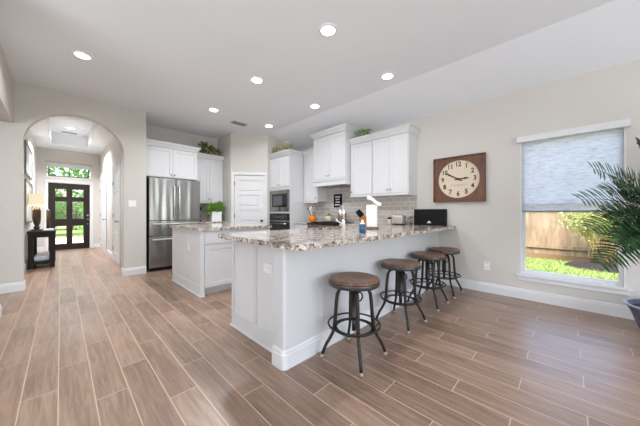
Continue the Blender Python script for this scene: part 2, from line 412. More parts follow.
# diagonal pantry wall with a door opening, in its own frame
pd = sempty('wall_pantry_diagonal', (PA.x, PA.y, 0), pang)
DX0, DX1, DH = .085, .085 + .70, 2.05
DX1 = plen - .085
pb = mm(); pb.box(0, DX0, 0, .1, 0, ZC); pb.box(DX1, plen, 0, .1, 0, ZC); pb.box(DX0, DX1, 0, .1, DH, ZC); pb.build('wall_surface', 'wall', pd)
# foyer
fl = mm(); fl.box(-.62, -.50, YA + .15, YF, 0, ZC); struct(fl.build('wall_foyer_left', 'wall'))
struct(mm().box(.90, 1.02, YB + .12, YF, 0, ZC).build('wall_foyer_right', 'wall'))
FDX0, FDX1, FDZ = -.269, .653, 2.045
TRX0, TRX1, TRZ0, TRZ1 = -.27, .64, 2.24, 2.62
fw = mm(); fw.box(-.62, FDX0 - .02, YF, YF + T, 0, ZC); fw.box(FDX1 + .02, 1.02, YF, YF + T, 0, ZC)
fw.box(FDX0 - .02, FDX1 + .02, YF, YF + T, FDZ + .02, TRZ0); fw.box(FDX0 - .02, FDX1 + .02, YF, YF + T, TRZ1, ZC)
struct(fw.build('wall_front', 'wall'))
# backsplash
bs = mm(); bs.box(XR - .012, XR, 1.832, 3.02, .94, 1.478); bs.box(XR - .012, XR, 3.02, 3.915, .94, 1.82); bs.box(XR - .012, XR, 3.915, 4.376, .94, 1.402); struct(bs.build('wall_backsplash', 'tile'))
struct(mm().box(2.16, 2.82, YB - .012, YB, .94, 1.37).build('wall_backsplash_fridge', 'tile'))

# baseboards: profile swept on straight runs
BBH = .135
def bb(name, x0, y0, x1, y1):
    d = Vector((x1 - x0, y1 - y0)); L = d.length; e = sempty(name, (x0, y0, 0), math.atan2(d.y, d.x))
    prof = [(0, 0), (-.018, 0), (-.018, BBH - .035), (-.013, BBH - .025), (-.013, BBH - .012), (-.006, BBH), (0, BBH)]
    m = mm(); m.prism(prof, 0, L, 'x'); m.build('baseboard_profile', 'trim', e)
    return e
# direction so that local -y points into the room (local +x along the run)
bb('baseboard_right', XR, 1.48, XR, YBK)
bb('baseboard_arch_left', XL, YA, AX0, YA)
bb('baseboard_arch_right', AX1, YA, 1.13, YA)
bb('baseboard_arch_jamb_left', AX0, YA, AX0, YA + .15)
bb('baseboard_arch_jamb_right', AX1, YA + .15, AX1, YA)
bb('baseboard_left', XLW, 3.2, XLW, 4.5)
bb('baseboard_left_jamb', XLW, 4.5, XLW - .13, 4.5)
bb('baseboard_foyer_left', -.5, YA + .15, -.5, YF)
bb('baseboard_front_left', -.5, YF, FDX0 - .08, YF)
bb('baseboard_front_right', FDX1 + .08, YF, .9, YF)
bb('baseboard_foyer_right', .9, 9.12, .9, 7.98)
bb('baseboard_pantry_side', 2.83, YB, 2.83, PA.y + .07)

# ------------------------------------------------------------------ window on the right wall
w1 = sempty('window_1', (XR, 0, 0))
f = mm()
fx0, fx1 = .055, .115
f.box(fx0, fx1, WY0, WY0 + .045, WZ0, WZ1); f.box(fx0, fx1, WY1 - .045, WY1, WZ0, WZ1); f.box(fx0, fx1, WY0 + .045, WY1 - .045, WZ0, WZ0 + .05); f.box(fx0, fx1, WY0 + .045, WY1 - .045, WZ1 - .045, WZ1)
f.box(fx0 + .005, fx1 - .005, WY0 + .045, WY1 - .045, 1.235, 1.275)
f.build('window_frame', 'trim', w1)
mm().box(.083, .089, WY0 + .045, WY1 - .045, WZ0 + .05, WZ1 - .045).build('window_pane', 'glass', w1)
r_ = mm(); r_.box(.001, .055, WY1 - .012, WY1, WZ0, WZ1); r_.box(.001, .055, WY0, WY0 + .012, WZ0, WZ1); r_.box(.001, .055, WY0 + .012, WY1 - .012, WZ1 - .012, WZ1); r_.build('window_jamb', 'trim', w1)
s_ = mm(); s_.box(-.045, .055, WY0 - .045, WY1 + .045, WZ0 - .018, WZ0 + .004, .004); s_.build('window_sill', 'trim', w1)
s_ = mm(); s_.box(-.018, 0, WY0 - .03, WY1 + .03, WZ0 - .075, WZ0 - .018, .003); s_.build('window_apron', 'trim', w1)
sh = thing('roller_shade', 'grey-white woven roller shade with white valance pulled halfway down the right wall window', 'window shade', (XR, 0, 0))
v_ = mm(); v_.box(-.062, -.001, WY0 - .03, WY1 + .035, 2.075, 2.155, .004); v_.build('valance', 'trim', sh)
v_ = mm(); v_.box(.022, .0235, WY0 + .018, WY1 - .018, 1.175, 2.09); v_.build('shade_fabric', 'fabric', sh)
v_ = mm(); v_.box(.015, .031, WY0 + .018, WY1 - .018, 1.155, 1.175, .003); v_.build('bottom_rail', mk('shade_rail', srgb(120, 120, 124), .5), sh)

# ------------------------------------------------------------------ front door, transom, foyer doors
d1 = sempty('door_1', (0, YF, 0))
def casing(mbx, x0, x1, z1, wd=.075, th=.018, y=0):
    mbx.box(x0 - wd, x0, y - th, y, 0, z1 + wd, .004); mbx.box(x1, x1 + wd, y - th, y, 0, z1 + wd, .004); mbx.box(x0, x1, y - th, y, z1, z1 + wd, .004)
cs = mm(); casing(cs, FDX0 - .02, FDX1 + .02, FDZ + .02, .055); cs.box(FDX0 - .02, FDX0, 0, .1, 0, FDZ + .02); cs.box(FDX1, FDX1 + .02, 0, .1, 0, FDZ + .02); cs.box(FDX0, FDX1, 0, .1, FDZ, FDZ + .02)
cs.build('door_casing', 'trim', d1)
dl = mm(); y0, y1 = .03, .075
cols = [(-.12, .117), (.25, .50)]; rows = [(.172, .737), (.95, 1.486), (1.624, 1.868)]
rows = [(.19, .735), (.95, 1.49), (1.63, 1.87)]
xs = [FDX0 + .004, cols[0][0], cols[0][1], cols[1][0], cols[1][1], FDX1 - .004]
for a, b_ in ((0, 1), (2, 3), (4, 5)): dl.box(xs[a], xs[b_], y0, y1, .012, FDZ - .004)
zs = [.012, rows[0][0], rows[0][1], rows[1][0], rows[1][1], rows[2][0], rows[2][1], FDZ - .004]
for c0, c1 in cols:
    for a, b_ in ((0, 1), (2, 3), (4, 5), (6, 7)): dl.box(c0, c1, y0, y1, zs[a], zs[b_])
for c0, c1 in cols:
    for r0, r1 in rows:
        dl.box(c0 - .012, c1 + .012, y0 - .008, y0, r0 - .012, r0); dl.box(c0 - .012, c1 + .012, y0 - .008, y0, r1, r1 + .012)
        dl.box(c0 - .012, c0, y0 - .008, y0, r0, r1); dl.box(c1, c1 + .012, y0 - .008, y0, r0, r1)
leaf_ = dl.build('door_leaf', mk('espresso_door', srgb(40, 30, 28), .55, spec=.25, var=.12, scale=(30, 30, 3)), d1)
for c0, c1 in cols:
    for r0, r1 in rows: mm().box(c0, c1, .048, .054, r0, r1).build('door_pane', 'glass', leaf_)
h = mm(); h.cyl((.60, .03, 1.06), (.60, .012, 1.06), .032); h.cyl((.60, .03, .93), (.60, -.03, .93), .014); h.sphere((.60, -.035, .93), .03); h.cyl((.60, .03, .78), (.60, .015, .78), .018)
h.build('door_handle', 'nickel', leaf_)
mm().box(FDX0, FDX1, -.02, .11, 0, .011).build('threshold', mk('threshold_metal', srgb(110, 100, 90), .4, .5), d1)
w2 = sempty('window_2', (0, YF, 0))
tf = mm(); tf.box(TRX0, TRX1, .03, .09, TRZ0, TRZ0 + .035); tf.box(TRX0, TRX1, .03, .09, TRZ1 - .035, TRZ1); tf.box(TRX0, TRX0 + .035, .03, .09, TRZ0, TRZ1); tf.box(TRX1 - .035, TRX1, .03, .09, TRZ0, TRZ1); tf.box(.175, .195, .03, .09, TRZ0, TRZ1)
tf.build('window_frame', mk('dark_sash', srgb(90, 90, 92), .5), w2)
mm().box(TRX0 + .03, TRX1 - .03, .058, .062, TRZ0 + .03, TRZ1 - .03).build('window_pane', 'glass', w2)
ts = thing('cellular_shade', 'white shade raised high across the transom window above the dark front door', 'window shade', (0, YF, 0))
mm().box(TRX0 - .05, TRX1 + .05, -.05, -.001, TRZ1 + .015, TRZ1 + .075, .004).build('valance', mk('shade_headrail', srgb(176, 172, 166), .6), ts)
q = mm()
for k in range(6): q.box(TRX0 - .03, TRX1 + .03, -.03, -.006, TRZ1 - .105 + k * .02, TRZ1 - .087 + k * .02, .003)
q.build('shade_fabric', 'trim', ts)

def panel_door(name, parent_loc, rz, wd, ht, npan, knob_side, knob_mat='nickel', recess=.03, hinge=True):
    e = sempty(name, parent_loc, rz); pr = .014
    c = mm(); casing(c, 0, wd, ht, .07); c.build('door_casing', 'trim', e)
    l = mm(); l.box(.004, wd - .004, recess + pr, recess + .04, .008, ht - .004)
    st = .11; gap = .075; y0_, y1_ = recess, recess + pr
    l.box(.004, st, y0_, y1_, .008, ht - .004); l.box(wd - st, wd - .004, y0_, y1_, .008, ht - .004)
    usable = ht - .12 - .2; ph = (usable - gap * (npan - 1)) / npan; z = .2
    l.box(st, wd - st, y0_, y1_, .008, z)
    for k in range(npan):
        l.box(st + .04, wd - st - .04, y0_ + .003, y1_, z + .04, z + ph - .04, .006)
        l.box(st, wd - st, y0_, y1_, z + ph, (z + ph + gap) if k < npan - 1 else ht - .004); z += ph + gap
    lf = l.build('door_leaf', 'trim', e)
    kx = wd - .06 if knob_side > 0 else .06
    k = mm(); k.cyl((kx, recess, .95), (kx, recess - .045, .95), .011); k.cyl((kx, recess, .95), (kx, recess - .008, .95), .03); k.sphere((kx, recess - .055, .95), .028, (1, .8, 1)); k.build('door_knob', knob_mat, lf)
    hx = .006 if knob_side > 0 else wd - .006
    for hz in (.25, 1.02, 1.8):
        hh = mm(); hh.cyl((hx, recess - .006, hz), (hx, recess - .006, hz + .09), .008, 8); hh.build('hinge', knob_mat, lf)
    return e
p0 = PA + pdir * DX0
panel_door('door_2', (p0.x, p0.y, 0), pang, DX1 - DX0, DH, 5, +1, 'darkmetal', recess=.006)
# two doors along the foyer's right wall (facing -X); set just proud of the wall face
panel_door('door_3', (.895, 10.72, 0), -PI / 2, 1.45, 2.25, 4, +1, recess=-.012)
panel_door('door_4', (.895, 7.86, 0), -PI / 2, .90, 2.25, 4, +1, recess=-.012)

# ------------------------------------------------------------------ recessed ceiling lights
cans = [((.18, 4.18), 'round recessed ceiling light nearest the archway'),
        ((1.96, 3.17), 'round recessed ceiling light over the aisle between island and peninsula'),
        ((1.97, 4.66), 'round recessed ceiling light over the island close to the refrigerator'),
        ((3.16, 3.20), 'round recessed ceiling light in front of the range hood cabinet'),
        ((3.17, 1.77), 'round recessed ceiling light over the wall end of the peninsula'),
        ((1.94, 1.77), 'large-looking round recessed ceiling light above the bar counter, topmost in the photo'),
        ((3.18, 4.66), 'round recessed ceiling light in front of the pantry door and wall oven'),
        ((.18, 9.3), 'round recessed ceiling light inside the foyer tray ceiling'),
        ((.18, 6.45), 'unseen recessed ceiling light added behind the arch head to brighten the foyer')]  # last entry is an extra hidden can, added to light the foyer
can_rec = None
for (x, y), lab in cans:
    zc = TZ if y > 9 else ZC
    if can_rec is None:
        t = thing('recessed_light', lab, 'ceiling light', (x, y, zc), 0, 'recessed ceiling lights'); can_rec = t
        mm().lathe([(.072, -.001), (.072, -.010), (.094, -.006), (.098, -.001)], 32, cap=False).build('trim_ring', 'trim', t)
        mm().lathe([(.0001, -.006), (.073, -.006), (.073, -.001), (.0001, -.001)], 32, cap=False).build('lens', 'lens', t)
    else:
        t = copy_tree(can_rec); t.location = (x, y, zc); t['label'] = lab
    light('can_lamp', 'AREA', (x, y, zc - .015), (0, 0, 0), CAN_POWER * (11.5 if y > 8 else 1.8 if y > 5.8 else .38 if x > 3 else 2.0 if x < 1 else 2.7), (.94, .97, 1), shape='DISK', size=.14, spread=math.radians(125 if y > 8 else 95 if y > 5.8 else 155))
vt = thing('ceiling_vent', 'small rectangular slatted air vent in the ceiling near the pantry corner', 'air vent', (2.65, 4.99, ZC))
mm().box(-.17, .17, -.09, .09, -.004, -.0005).build('vent_frame', 'vent', vt)
q = mm()
for k in range(7): q.box(-.145, .145, -.07 + k * .021, -.058 + k * .021, -.010, -.004)
q.build('vent_slats', 'ventdark', vt)
vt = thing('ceiling_vent', 'slim air vent in the foyer tray ceiling by its light', 'air vent', (.16, 9.85, TZ))
mm().box(-.16, .16, -.07, .07, -.004, -.0005).build('vent_frame', 'vent', vt)
q = mm()
for k in range(5): q.box(-.14, .14, -.05 + k * .021, -.038 + k * .021, -.010, -.004)
q.build('vent_slats', 'ventdark', vt)

# ------------------------------------------------------------------ cabinets
def shaker(m, x0, x1, z0, z1, y, fr=.062, th=.02, rec=.009):
    """door whose back is at y, front at y-th (faces -y)"""
    m.box(x0, x1, y - th + rec, y, z0, z1)
    m.box(x0, x0 + fr, y - th, y - th + rec, z0, z1, .0015, 1); m.box(x1 - fr, x1, y - th, y - th + rec, z0, z1, .0015, 1)
    m.box(x0 + fr, x1 - fr, y - th, y - th + rec, z0, z0 + fr, .0015, 1); m.box(x0 + fr, x1 - fr, y - th, y - th + rec, z1 - fr, z1, .0015, 1)
def knob(x, z, y, parent, mat='nickel'):
    k = mm(); k.cyl((x, y, z), (x, y - .018, z), .006, 10); k.sphere((x, y - .024, z), .0145, (1, .7, 1), 12, 8); return k.build('knob', mat, parent)
CROWN = [(0, 0), (.008, 0), (.008, .018), (.018, .03), (.03, .055), (.05, .078), (.05, .09), (.056, .09), (.056, .105), (0, .105)]
def crown(w_, d_, z, left, right, sc=1.0, yret=0):
    m = mm(); rs = []
    for o, zz in CROWN:
        o *= sc; zz *= sc
        xl = -w_ / 2 - (o if left else 0); xr = w_ / 2 + (o if right else 0); yf = -d_ - o
        rs.append([(xl, 0, z + zz), (xl, yf, z + zz), (xr, yf, z + zz), (xr, yret, z + zz)] + ([(w_ / 2, yret, z + zz), (w_ / 2, 0, z + zz)] if yret else []))
    m.rings(rs, smooth=False)
    return m
def upper(name, label, w_, h, d_, loc, rz, doors, cl=False, cr=False, crsc=1.0, rail=True, group='white shaker wall cabinets', yret=0):
    t = thing(name, label, 'cabinet', loc, rz, group)
    mm().box(-w_ / 2, w_ / 2, -d_, 0, 0, h).build('body', 'cab', t)
    for (x0, x1, z0, z1, kx, kz) in doors:
        m = mm(); shaker(m, x0, x1, z0, z1, -d_ - .0005); dd = m.build('door', 'cab', t)
        if kx is not None: knob(kx, kz, -d_ - .0205, dd)
    crown(w_, d_ + .021, h, cl, cr, crsc, yret).build('crown_molding', 'cab', t)
    if rail:
        m = mm(); m.box(-w_ / 2, w_ / 2, -d_ - .018, -d_ + .012, -.03, -.0005, .003, 1)
        if cr: m.box(w_ / 2 - .02, w_ / 2, -d_ + .012, 0, -.03, -.0005)
        if cl: m.box(-w_ / 2, -w_ / 2 + .02, -d_ + .012, 0, -.03, -.0005)
        m.build('light_rail', 'cab', t)
    return t
def doors2(w_, h, kz=.07, mg=.012):
    return [(-w_ / 2 + mg, -.002, .012, h - .012, -.03, kz), (.002, w_ / 2 - mg, .012, h - .012, .03, kz)]
RZ = -PI / 2
G = .002
# right wall uppers: y-extent -> centre
def rwall(y0, y1): return (XR - .001, (y0 + y1) / 2), y1 - y0 - G
(cx, cy), wv = rwall(1.83, 2.51)
ZU, ZT = 1.475, 2.465
upper('upper_cabinet', 'white double-door wall cabinet with exposed end panel nearest the clock', wv, ZT - ZU, .325, (cx, cy, ZU), RZ, doors2(wv, ZT - ZU), cr=True)
(cx, cy), wv = rwall(2.51, 3.015)
upper('upper_cabinet', 'white single-door wall cabinet just right of the range hood cabinet', wv, ZT - ZU, .325, (cx, cy, ZU), RZ, [(-wv / 2 + .012, wv / 2 - .012, .012, ZT - ZU - .012, -wv / 2 + .045, .07)])
(cx, cy), wv = rwall(3.92, 4.375)
upper('upper_cabinet', 'white single-door wall cabinet between wall oven tower and range hood', wv, ZT - 1.40, .325, (cx, cy, 1.40), RZ, [(-wv / 2 + .012, wv / 2 - .012, .012, ZT - 1.40 - .012, wv / 2 - .045, .07)], rail=True)
# hood cabinet: taller and deeper
(cx, cy), wv = rwall(3.02, 3.915)
hc = upper('range_hood_cabinet', 'tall white hood cabinet with stepped lower ledge above the range', wv, 2.735 - 1.83, .46, (cx, cy, 1.83), RZ, doors2(wv, 2.735 - 1.83), cl=True, cr=True, rail=False, group=None)
m = mm(); m.box(-wv / 2, wv / 2, -.50, 0, -.035, -.0005, .004); m.box(-wv / 2, wv / 2, -.485, 0, -.13, -.035, .003); m.build('hood_valance', 'cab', hc)
m = mm(); m.box(-wv / 2 + .08, wv / 2 - .08, -.44, -.04, -.138, -.131); m.build('hood_insert', 'steel', hc)

# fridge wall uppers (facing -Y)
wv = .985
upper('upper_cabinet', 'white double-door wall cabinet above the refrigerator', wv, 2.475 - 1.86, .60, (1.132 + wv / 2, YB - .001, 1.86), 0, doors2(wv, 2.475 - 1.86), cr=True, rail=False, yret=-.415)
wv = .685
upper('upper_cabinet', 'white double-door wall cabinet above the leafy pot in the back corner', wv, 2.43 - 1.40, .33, (2.135 + wv / 2 + .004, YB - .001, 1.40), 0, doors2(wv, 2.43 - 1.40))

# oven tower
TY0_, TY1_ = 4.378, 5.165
tw = TY1_ - TY0_ - .004; td = .735
ot = thing('oven_tower_cabinet', 'tall white cabinet tower housing the microwave and wall oven', 'cabinet', (XR - .001, (TY0_ + TY1_) / 2, 0), RZ)
mx0, mx1, mz0, mz1 = -tw / 2 + .02, tw / 2 - .02, 1.175, 1.665
oz0, oz1 = .50, 1.125
m = mm()
m.box(-tw / 2, tw / 2, -td, 0, 0, oz0 - .01); m.box(mx0 - .004, mx1 + .004, -td, -.08, oz1 + .008, mz0 - .008); m.box(-tw / 2, tw / 2, -td, 0, mz1 + .008, 2.44)
for a, b_ in ((-tw / 2, mx0 - .004), (mx1 + .004, tw / 2)): m.box(a, b_, -td, 0, oz0 - .01, mz1 + .008)
m.box(mx0 - .004, mx1 + .004, -.08, 0, oz0 - .01, mz1 + .008)
m.build('body', 'cab', ot)
for x0, x1, kx in ((-tw / 2 + .012, -.002, -.03), (.002, tw / 2 - .012, .03)):
    m = mm(); shaker(m, x0, x1, 1.74, 2.425, -td - .0005); dd = m.build('door', 'cab', ot); knob(kx, 1.79, -td - .0205, dd)
m = mm(); shaker(m, -tw / 2 + .012, tw / 2 - .012, .12, .47, -td - .0005); dd = m.build('drawer', 'cab', ot); knob(0, .4, -td - .0205, dd)
crown(tw, td + .021, 2.44, False, True, 1.0, -.415).build('crown_molding', 'cab', ot)
mw = thing('microwave', 'built-in stainless microwave with black glass door in the white tower', 'microwave', (XR - .001, (TY0_ + TY1_) / 2, mz0), RZ)
hh = mz1 - mz0
mm().box(mx0, mx1, -td + .001, -.12, 0, hh).build('body', 'black', mw)
m = mm(); yb = -td - .018
for a in ((mx0, mx1, 0, .10), (mx0, mx1, hh - .085, hh), (mx0, mx0 + .08, .10, hh - .085), (mx1 - .08, mx1, .10, hh - .085)): m.box(a[0], a[1], yb, -td, a[2], a[3], .003, 1)
m.build('trim_frame', 'steel', mw)
dr = mm().box(mx0 + .08, mx1 - .20, yb + .002, -td, .10, hh - .085, .002, 1).build('door', 'blackglass', mw)
mm().box(mx0 + .13, mx1 - .25, yb + .0005, yb + .0018, .14, hh - .13).build('window', mk('microwave_mesh', srgb(84, 86, 92), .15), dr)
mm().box(mx1 - .198, mx1 - .08, yb + .002, -td, .10, hh - .085, .002, 1).build('control_panel', 'blackglass', mw)
ov = thing('built_in_oven', 'built-in black glass wall oven below the microwave', 'oven', (XR - .001, (TY0_ + TY1_) / 2, oz0), RZ)
oh = oz1 - oz0
mm().box(mx0, mx1, -td + .001, -.12, 0, oh).build('body', 'black', ov)
mm().box(mx0, mx1, -td - .018, -td, oh - .15, oh, .003, 1).build('control_panel', 'blackglass', ov)
mm().box(mx0 + .2, mx1 - .2, -td - .0195, -td - .0182, oh - .1, oh - .05).build('display', mk('oven_display', srgb(70, 74, 80), .2), ov)
m = mm(); m.box(mx0, mx1, -td - .02, -td, oh - .19, oh - .154, .003, 1); m.build('door_trim', 'steel', ov)
dr = mm().box(mx0, mx1, -td - .02, -td, .01, oh - .192, .003, 1).build('door', 'blackglass', ov)
m = mm(); m.tube([(mx0 + .05, -td - .05, oh - .235), (mx1 - .05, -td - .05, oh - .235)], .011, 10); m.cyl((mx0 + .07, -td - .05, oh - .235), (mx0 + .07, -td - .018, oh - .235), .008, 8); m.cyl((mx1 - .07, -td - .05, oh - .235), (mx1 - .07, -td - .018, oh - .235), .008, 8)
m.build('handle', 'steel', dr)

# base cabinets
def base(name, label, w_, d_, loc, rz, cols_, group='white base cabinets'):
    t = thing(name, label, 'cabinet', loc, rz, group)
    m = mm(); m.box(-w_ / 2, w_ / 2, -d_, 0, .10, .898); m.box(-w_ / 2, w_ / 2, -d_ + .07, 0, 0, .10); m.build('body', 'cab', t)
    cw = w_ / cols_
    for k in range(cols_):
        x0 = -w_ / 2 + k * cw + .012; x1 = -w_ / 2 + (k + 1) * cw - .012
        m = mm(); m.box(x0, x1, -d_ - .02, -d_ - .0005, .725, .882, .002, 1); dd = m.build('drawer', 'cab', t); knob((x0 + x1) / 2, .80, -d_ - .02, dd)
        m = mm(); shaker(m, x0, x1, .115, .71, -d_ - .0005); dd = m.build('door', 'cab', t); knob(x1 - .035, .66, -d_ - .02, dd)
    return t
ZCT, ZCB = .940, .900
base('base_cabinet', 'white base cabinet in the back corner under the leafy pot', .64, .60, (2.505, YB - .002, 0), 0, 2)
base('base_cabinet', 'white base cabinet between the wall oven tower and the range', .44, .60, (XR - .002, 4.152, 0), RZ, 1)
base('base_cabinet', 'white base cabinet between the range and the peninsula corner', .56, .60, (XR - .002, 2.76, 0), RZ, 1)
def ctop(name, label, pieces, group=None):
    m = mm()
    for p in pieces:
        if p[0] == 'b': m.box(*p[1:5], ZCB, ZCT)
        else: m.prism(p[1], ZCB, ZCT)
    o = m.build(name, 'granite'); tag(o, label, 'countertop', group)
    return o
ctop('countertop', 'short brown-grey granite countertop in the back corner right of the refrigerator', [('b', 2.16, 2.825, 5.83, YB - .013)], 'granite countertops')
ctop('countertop', 'short granite countertop between wall oven tower and range', [('b', 3.645, XR - .014, 3.93, 4.375)], 'granite countertops')

# refrigerator
fr = thing('refrigerator', 'stainless steel french-door refrigerator with two lower freezer drawers', 'refrigerator', (1.65, YB - .02, 0))
FW = .94; fd = .66
m = mm(); m.box(-FW / 2, FW / 2, -fd, 0, .03, 1.81); m.box(-FW / 2 + .03, FW / 2 - .03, -fd + .03, -.05, 0, .03); m.build('body', mk('fridge_side', srgb(58, 58, 60), .5), fr)
yf = -fd - .002; yo = yf - .07
for s in (-1, 1):
    a, b_ = (-FW / 2, -.003) if s < 0 else (.003, FW / 2)
    m = mm(); m.box(a, b_, yo, yf, .990, 1.83, .010, 3); dd = m.build('door', 'steel', fr)
    hx = s * .045; k = mm(); k.tube([(hx, yo - .05, 1.03), (hx, yo - .05, 1.70)], .013, 10)
    for zz in (1.06, 1.67): k.cyl((hx, yo - .05, zz), (hx, yo + .002, zz), .009, 8)
    k.build('handle', 'handle', dd)
for z0, z1 in ((.687, .983), (.07, .679)):
    m = mm(); m.box(-FW / 2, FW / 2, yo, yf, z0, z1, .010, 3); dd = m.build('freezer_drawer', 'steel', fr)
    zz = z1 - .055; k = mm(); k.tube([(-FW / 2 + .05, yo - .05, zz), (FW / 2 - .05, yo - .05, zz)], .013, 10)
    for xx in (-FW / 2 + .09, FW / 2 - .09): k.cyl((xx, yo - .05, zz), (xx, yo + .002, zz), .009, 8)
    k.build('handle', 'handle', dd)
mm().box(-FW / 2 + .02, FW / 2 - .02, yo + .03, yf, .012, .065).build('toe_grille', 'black', fr)

# kitchen island
IX0, IX1, IY0, IY1 = 1.315, 2.42, 3.53, 4.77
isl = thing('kitchen_island', 'white kitchen island base with panelled end in front of the refrigerator', 'kitchen island', (IX0, IY0, 0))
iw, idp = IX1 - IX0, IY1 - IY0
m = mm(); m.box(.012, iw, .012, idp, .10, .898); m.box(.06, iw - .05, .075, idp - .05, 0, .10); m.box(.012, .06, .012, idp, 0, .10); m.build('body', 'cab', isl)
def panel_x(m, y0, y1, z0, z1, x, mids, st=.055, top=.06, bot=.10, th=.012):
    """applied frame on a face looking -x, between x-th and x"""
    m.box(x - th, x, y0, y0 + st, z0, z1); m.box(x - th, x, y1 - st, y1, z0, z1)
    ys = [y0 + st] + [v for c in mids for v in (c - st / 2, c + st / 2)] + [y1 - st]
    for c in mids: m.box(x - th, x, c - st / 2, c + st / 2, z0 + bot, z1 - top)
    m.box(x - th, x, y0 + st, y1 - st, z0, z0 + bot); m.box(x - th, x, y0 + st, y1 - st, z1 - top, z1)
m = mm(); panel_x(m, 0, idp, 0, .898, .012, [idp * .52], bot=.145); m.build('end_panel', 'cab', isl)
m = mm(); m.box(-.014, 0, -.016, idp, 0, .022, .004); m.box(-.0, .055, -.016, 0, 0, .022, .004); m.build('shoe_molding', 'trim', isl)
m = mm(); m.box(.0125, .05, 0, .0118, 0, .898); m.build('corner_stile', 'cab', isl)
xx = .056
for k in range(2):
    x1 = xx + .525
    m = mm(); m.box(xx, x1, -.008, .0115, .715, .882, .002, 1); dd = m.build('drawer', 'cab', isl); knob((xx + x1) / 2, .80, -.008, dd)
    m = mm(); shaker(m, xx, x1, .115, .70, .0115); dd = m.build('door', 'cab', isl); knob(x1 - .035, .65, -.008, dd)
    xx = x1 + .004
def rrect(x0, x1, y0, y1, r, corners):
    pts = []
    for (cx_, cy_, a0, key) in ((x0 + r, y0 + r, PI, 'a'), (x1 - r, y0 + r, 1.5 * PI, 'b'), (x1 - r, y1 - r, 0, 'c'), (x0 + r, y1 - r, .5 * PI, 'd')):
        if key in corners: pts += [(cx_ + r * math.cos(a0 + i * PI / 16), cy_ + r * math.sin(a0 + i * PI / 16)) for i in range(9)]
        else: pts.append({'a': (x0, y0), 'b': (x1, y0), 'c': (x1, y1), 'd': (x0, y1)}[key])
    return pts
ctop('countertop', 'square granite countertop on the kitchen island', [('p', rrect(IX0 - .035, IX1 + .03, IY0 - .045, IY1 + .03, .03, 'abcd'))], 'granite countertops')

# peninsula
PX, KX, KY, PY1 = 1.215, 1.135, 1.47, 2.44
pe = thing('peninsula_cabinet', 'white breakfast bar base with half wall and panelled end beside the bar stools', 'kitchen peninsula', (0, 0, 0))
m = mm(); m.box(PX + .012, 2.0, 1.60, PY1, 0, .898); m.box(2.92, 3.66, 1.60, PY1, .0, .898); m.box(2.0, 2.92, 1.60, 1.64, 0, .898); m.box(2.0, 2.92, PY1 - .02, PY1, .1, .898); m.box(3.66, XR - .003, 1.60, 2.46, 0, .898); m.box(2.0, 2.92, 1.64, PY1 - .02, 0, .62)
m.build('body', 'cab', pe)
kw = mm(); kw.prism(rrect(KX, XR - .002, KY, 1.598, .022, 'a'), 0, .898); kw.build('half_wall', 'pen', pe)
m = mm(); panel_x(m, 1.602, PY1, 0, .898, PX + .012, [2.0], st=.05, bot=.145, top=.05); m.build('end_panel', 'pen', pe)
m = mm(); m.box(PX - .014, PX, 1.602, PY1 + .012, 0, .022, .004); m.build('shoe_molding', 'trim', pe)
# baseboard wrapping the half wall
prof = [(.018, 0), (.018, BBH - .03), (.013, BBH - .02), (.013, BBH - .008), (.006, BBH + .004), (0, BBH + .004), (0, 0)]
m = mm(); rs = []
for o, zz in prof:
    ring = [(KX - o, 1.598, zz), (KX - o, KY + .022 - 0, zz)]
    ring += [(KX + .022 - (.022 + o) * math.cos(a), KY + .022 - (.022 + o) * math.sin(a), zz) for a in (PI / 8, PI / 4, 3 * PI / 8)]
    ring += [(KX + .022, KY - o, zz), (XR - .022, KY - o, zz)]
    rs.append(ring)
m.rings(rs, closed=False, cap=False, smooth=False); m.build('baseboard', 'trim', pe)
m = mm(); m.prism(rrect(KX - .014, XR - .003, KY - .014, 1.598, .03, 'a'), .868, .8985); m.build('cap_molding', 'pen', pe)
SX0, SX1, SY0, SY1 = 2.10, 2.84, 2.06, 2.39
cn = rrect(1.06, SX0, 1.215, 2.465, .07, 'ad')
ctop('countertop', 'long speckled granite bar countertop on the peninsula above the four stools', [('p', cn), ('b', SX0, SX1, 1.215, SY0), ('b', SX0, SX1, SY1, 2.465), ('b', SX1, XR - .014, 1.215, 2.465), ('b', 3.645, XR - .014, 2.465, 3.04)], 'granite countertops')
sk = thing('kitchen_sink', 'stainless undermount sink set into the peninsula countertop', 'sink', (0, 0, 0))
m = mm(); zt, zb_, th = .898, .70, .006
m.box(SX0 - .004, SX1 + .004, SY0 - .004, SY1 + .004, zb_, zb_ + th)
m.box(SX0 - .008, SX0 - .002, SY0 - .008, SY1 + .008, zb_, zt); m.box(SX1 + .002, SX1 + .008, SY0 - .008, SY1 + .008, zb_, zt); m.box(SX0 - .002, SX1 + .002, SY0 - .008, SY0 - .002, zb_, zt); m.box(SX0 - .002, SX1 + .002, SY1 + .002, SY1 + .008, zb_, zt)
m.build('basin', 'steel', sk)
mm().lathe([(.001, .004), (.04, .004), (.045, 0)], 20, (2.47, 2.22, zb_ + th), cap=False).build('drain', 'chrome', sk)
fa = thing('kitchen_faucet', 'tall chrome faucet standing beside the peninsula sink', 'faucet', (2.47, 1.99, ZCT), math.radians(-32))
mm().lathe([(.032, 0), (.032, .012), (.024, .02), (.022, .10), (.019, .11), (.019, .115)], 20).build('base', 'chrome', fa)
pts = [(0, 0, .11), (0, 0, .21)] + [(0, .065 - .065 * math.cos(a), .23 + .06 * math.sin(a)) for a in [PI * i / 10 for i in range(0, 11)]]
mm().tube(pts, .016, 12).build('spout', 'chrome', fa)
mm().cyl((0, .13, .235), (0, .13, .165), .019, 14).build('spray_head', 'chrome', fa)
m = mm(); m.tube([(-.02, 0, .075), (-.05, 0, .085), (-.10, 0, .12)], [.01, .009, .007], 10); m.build('lever', 'chrome', fa)

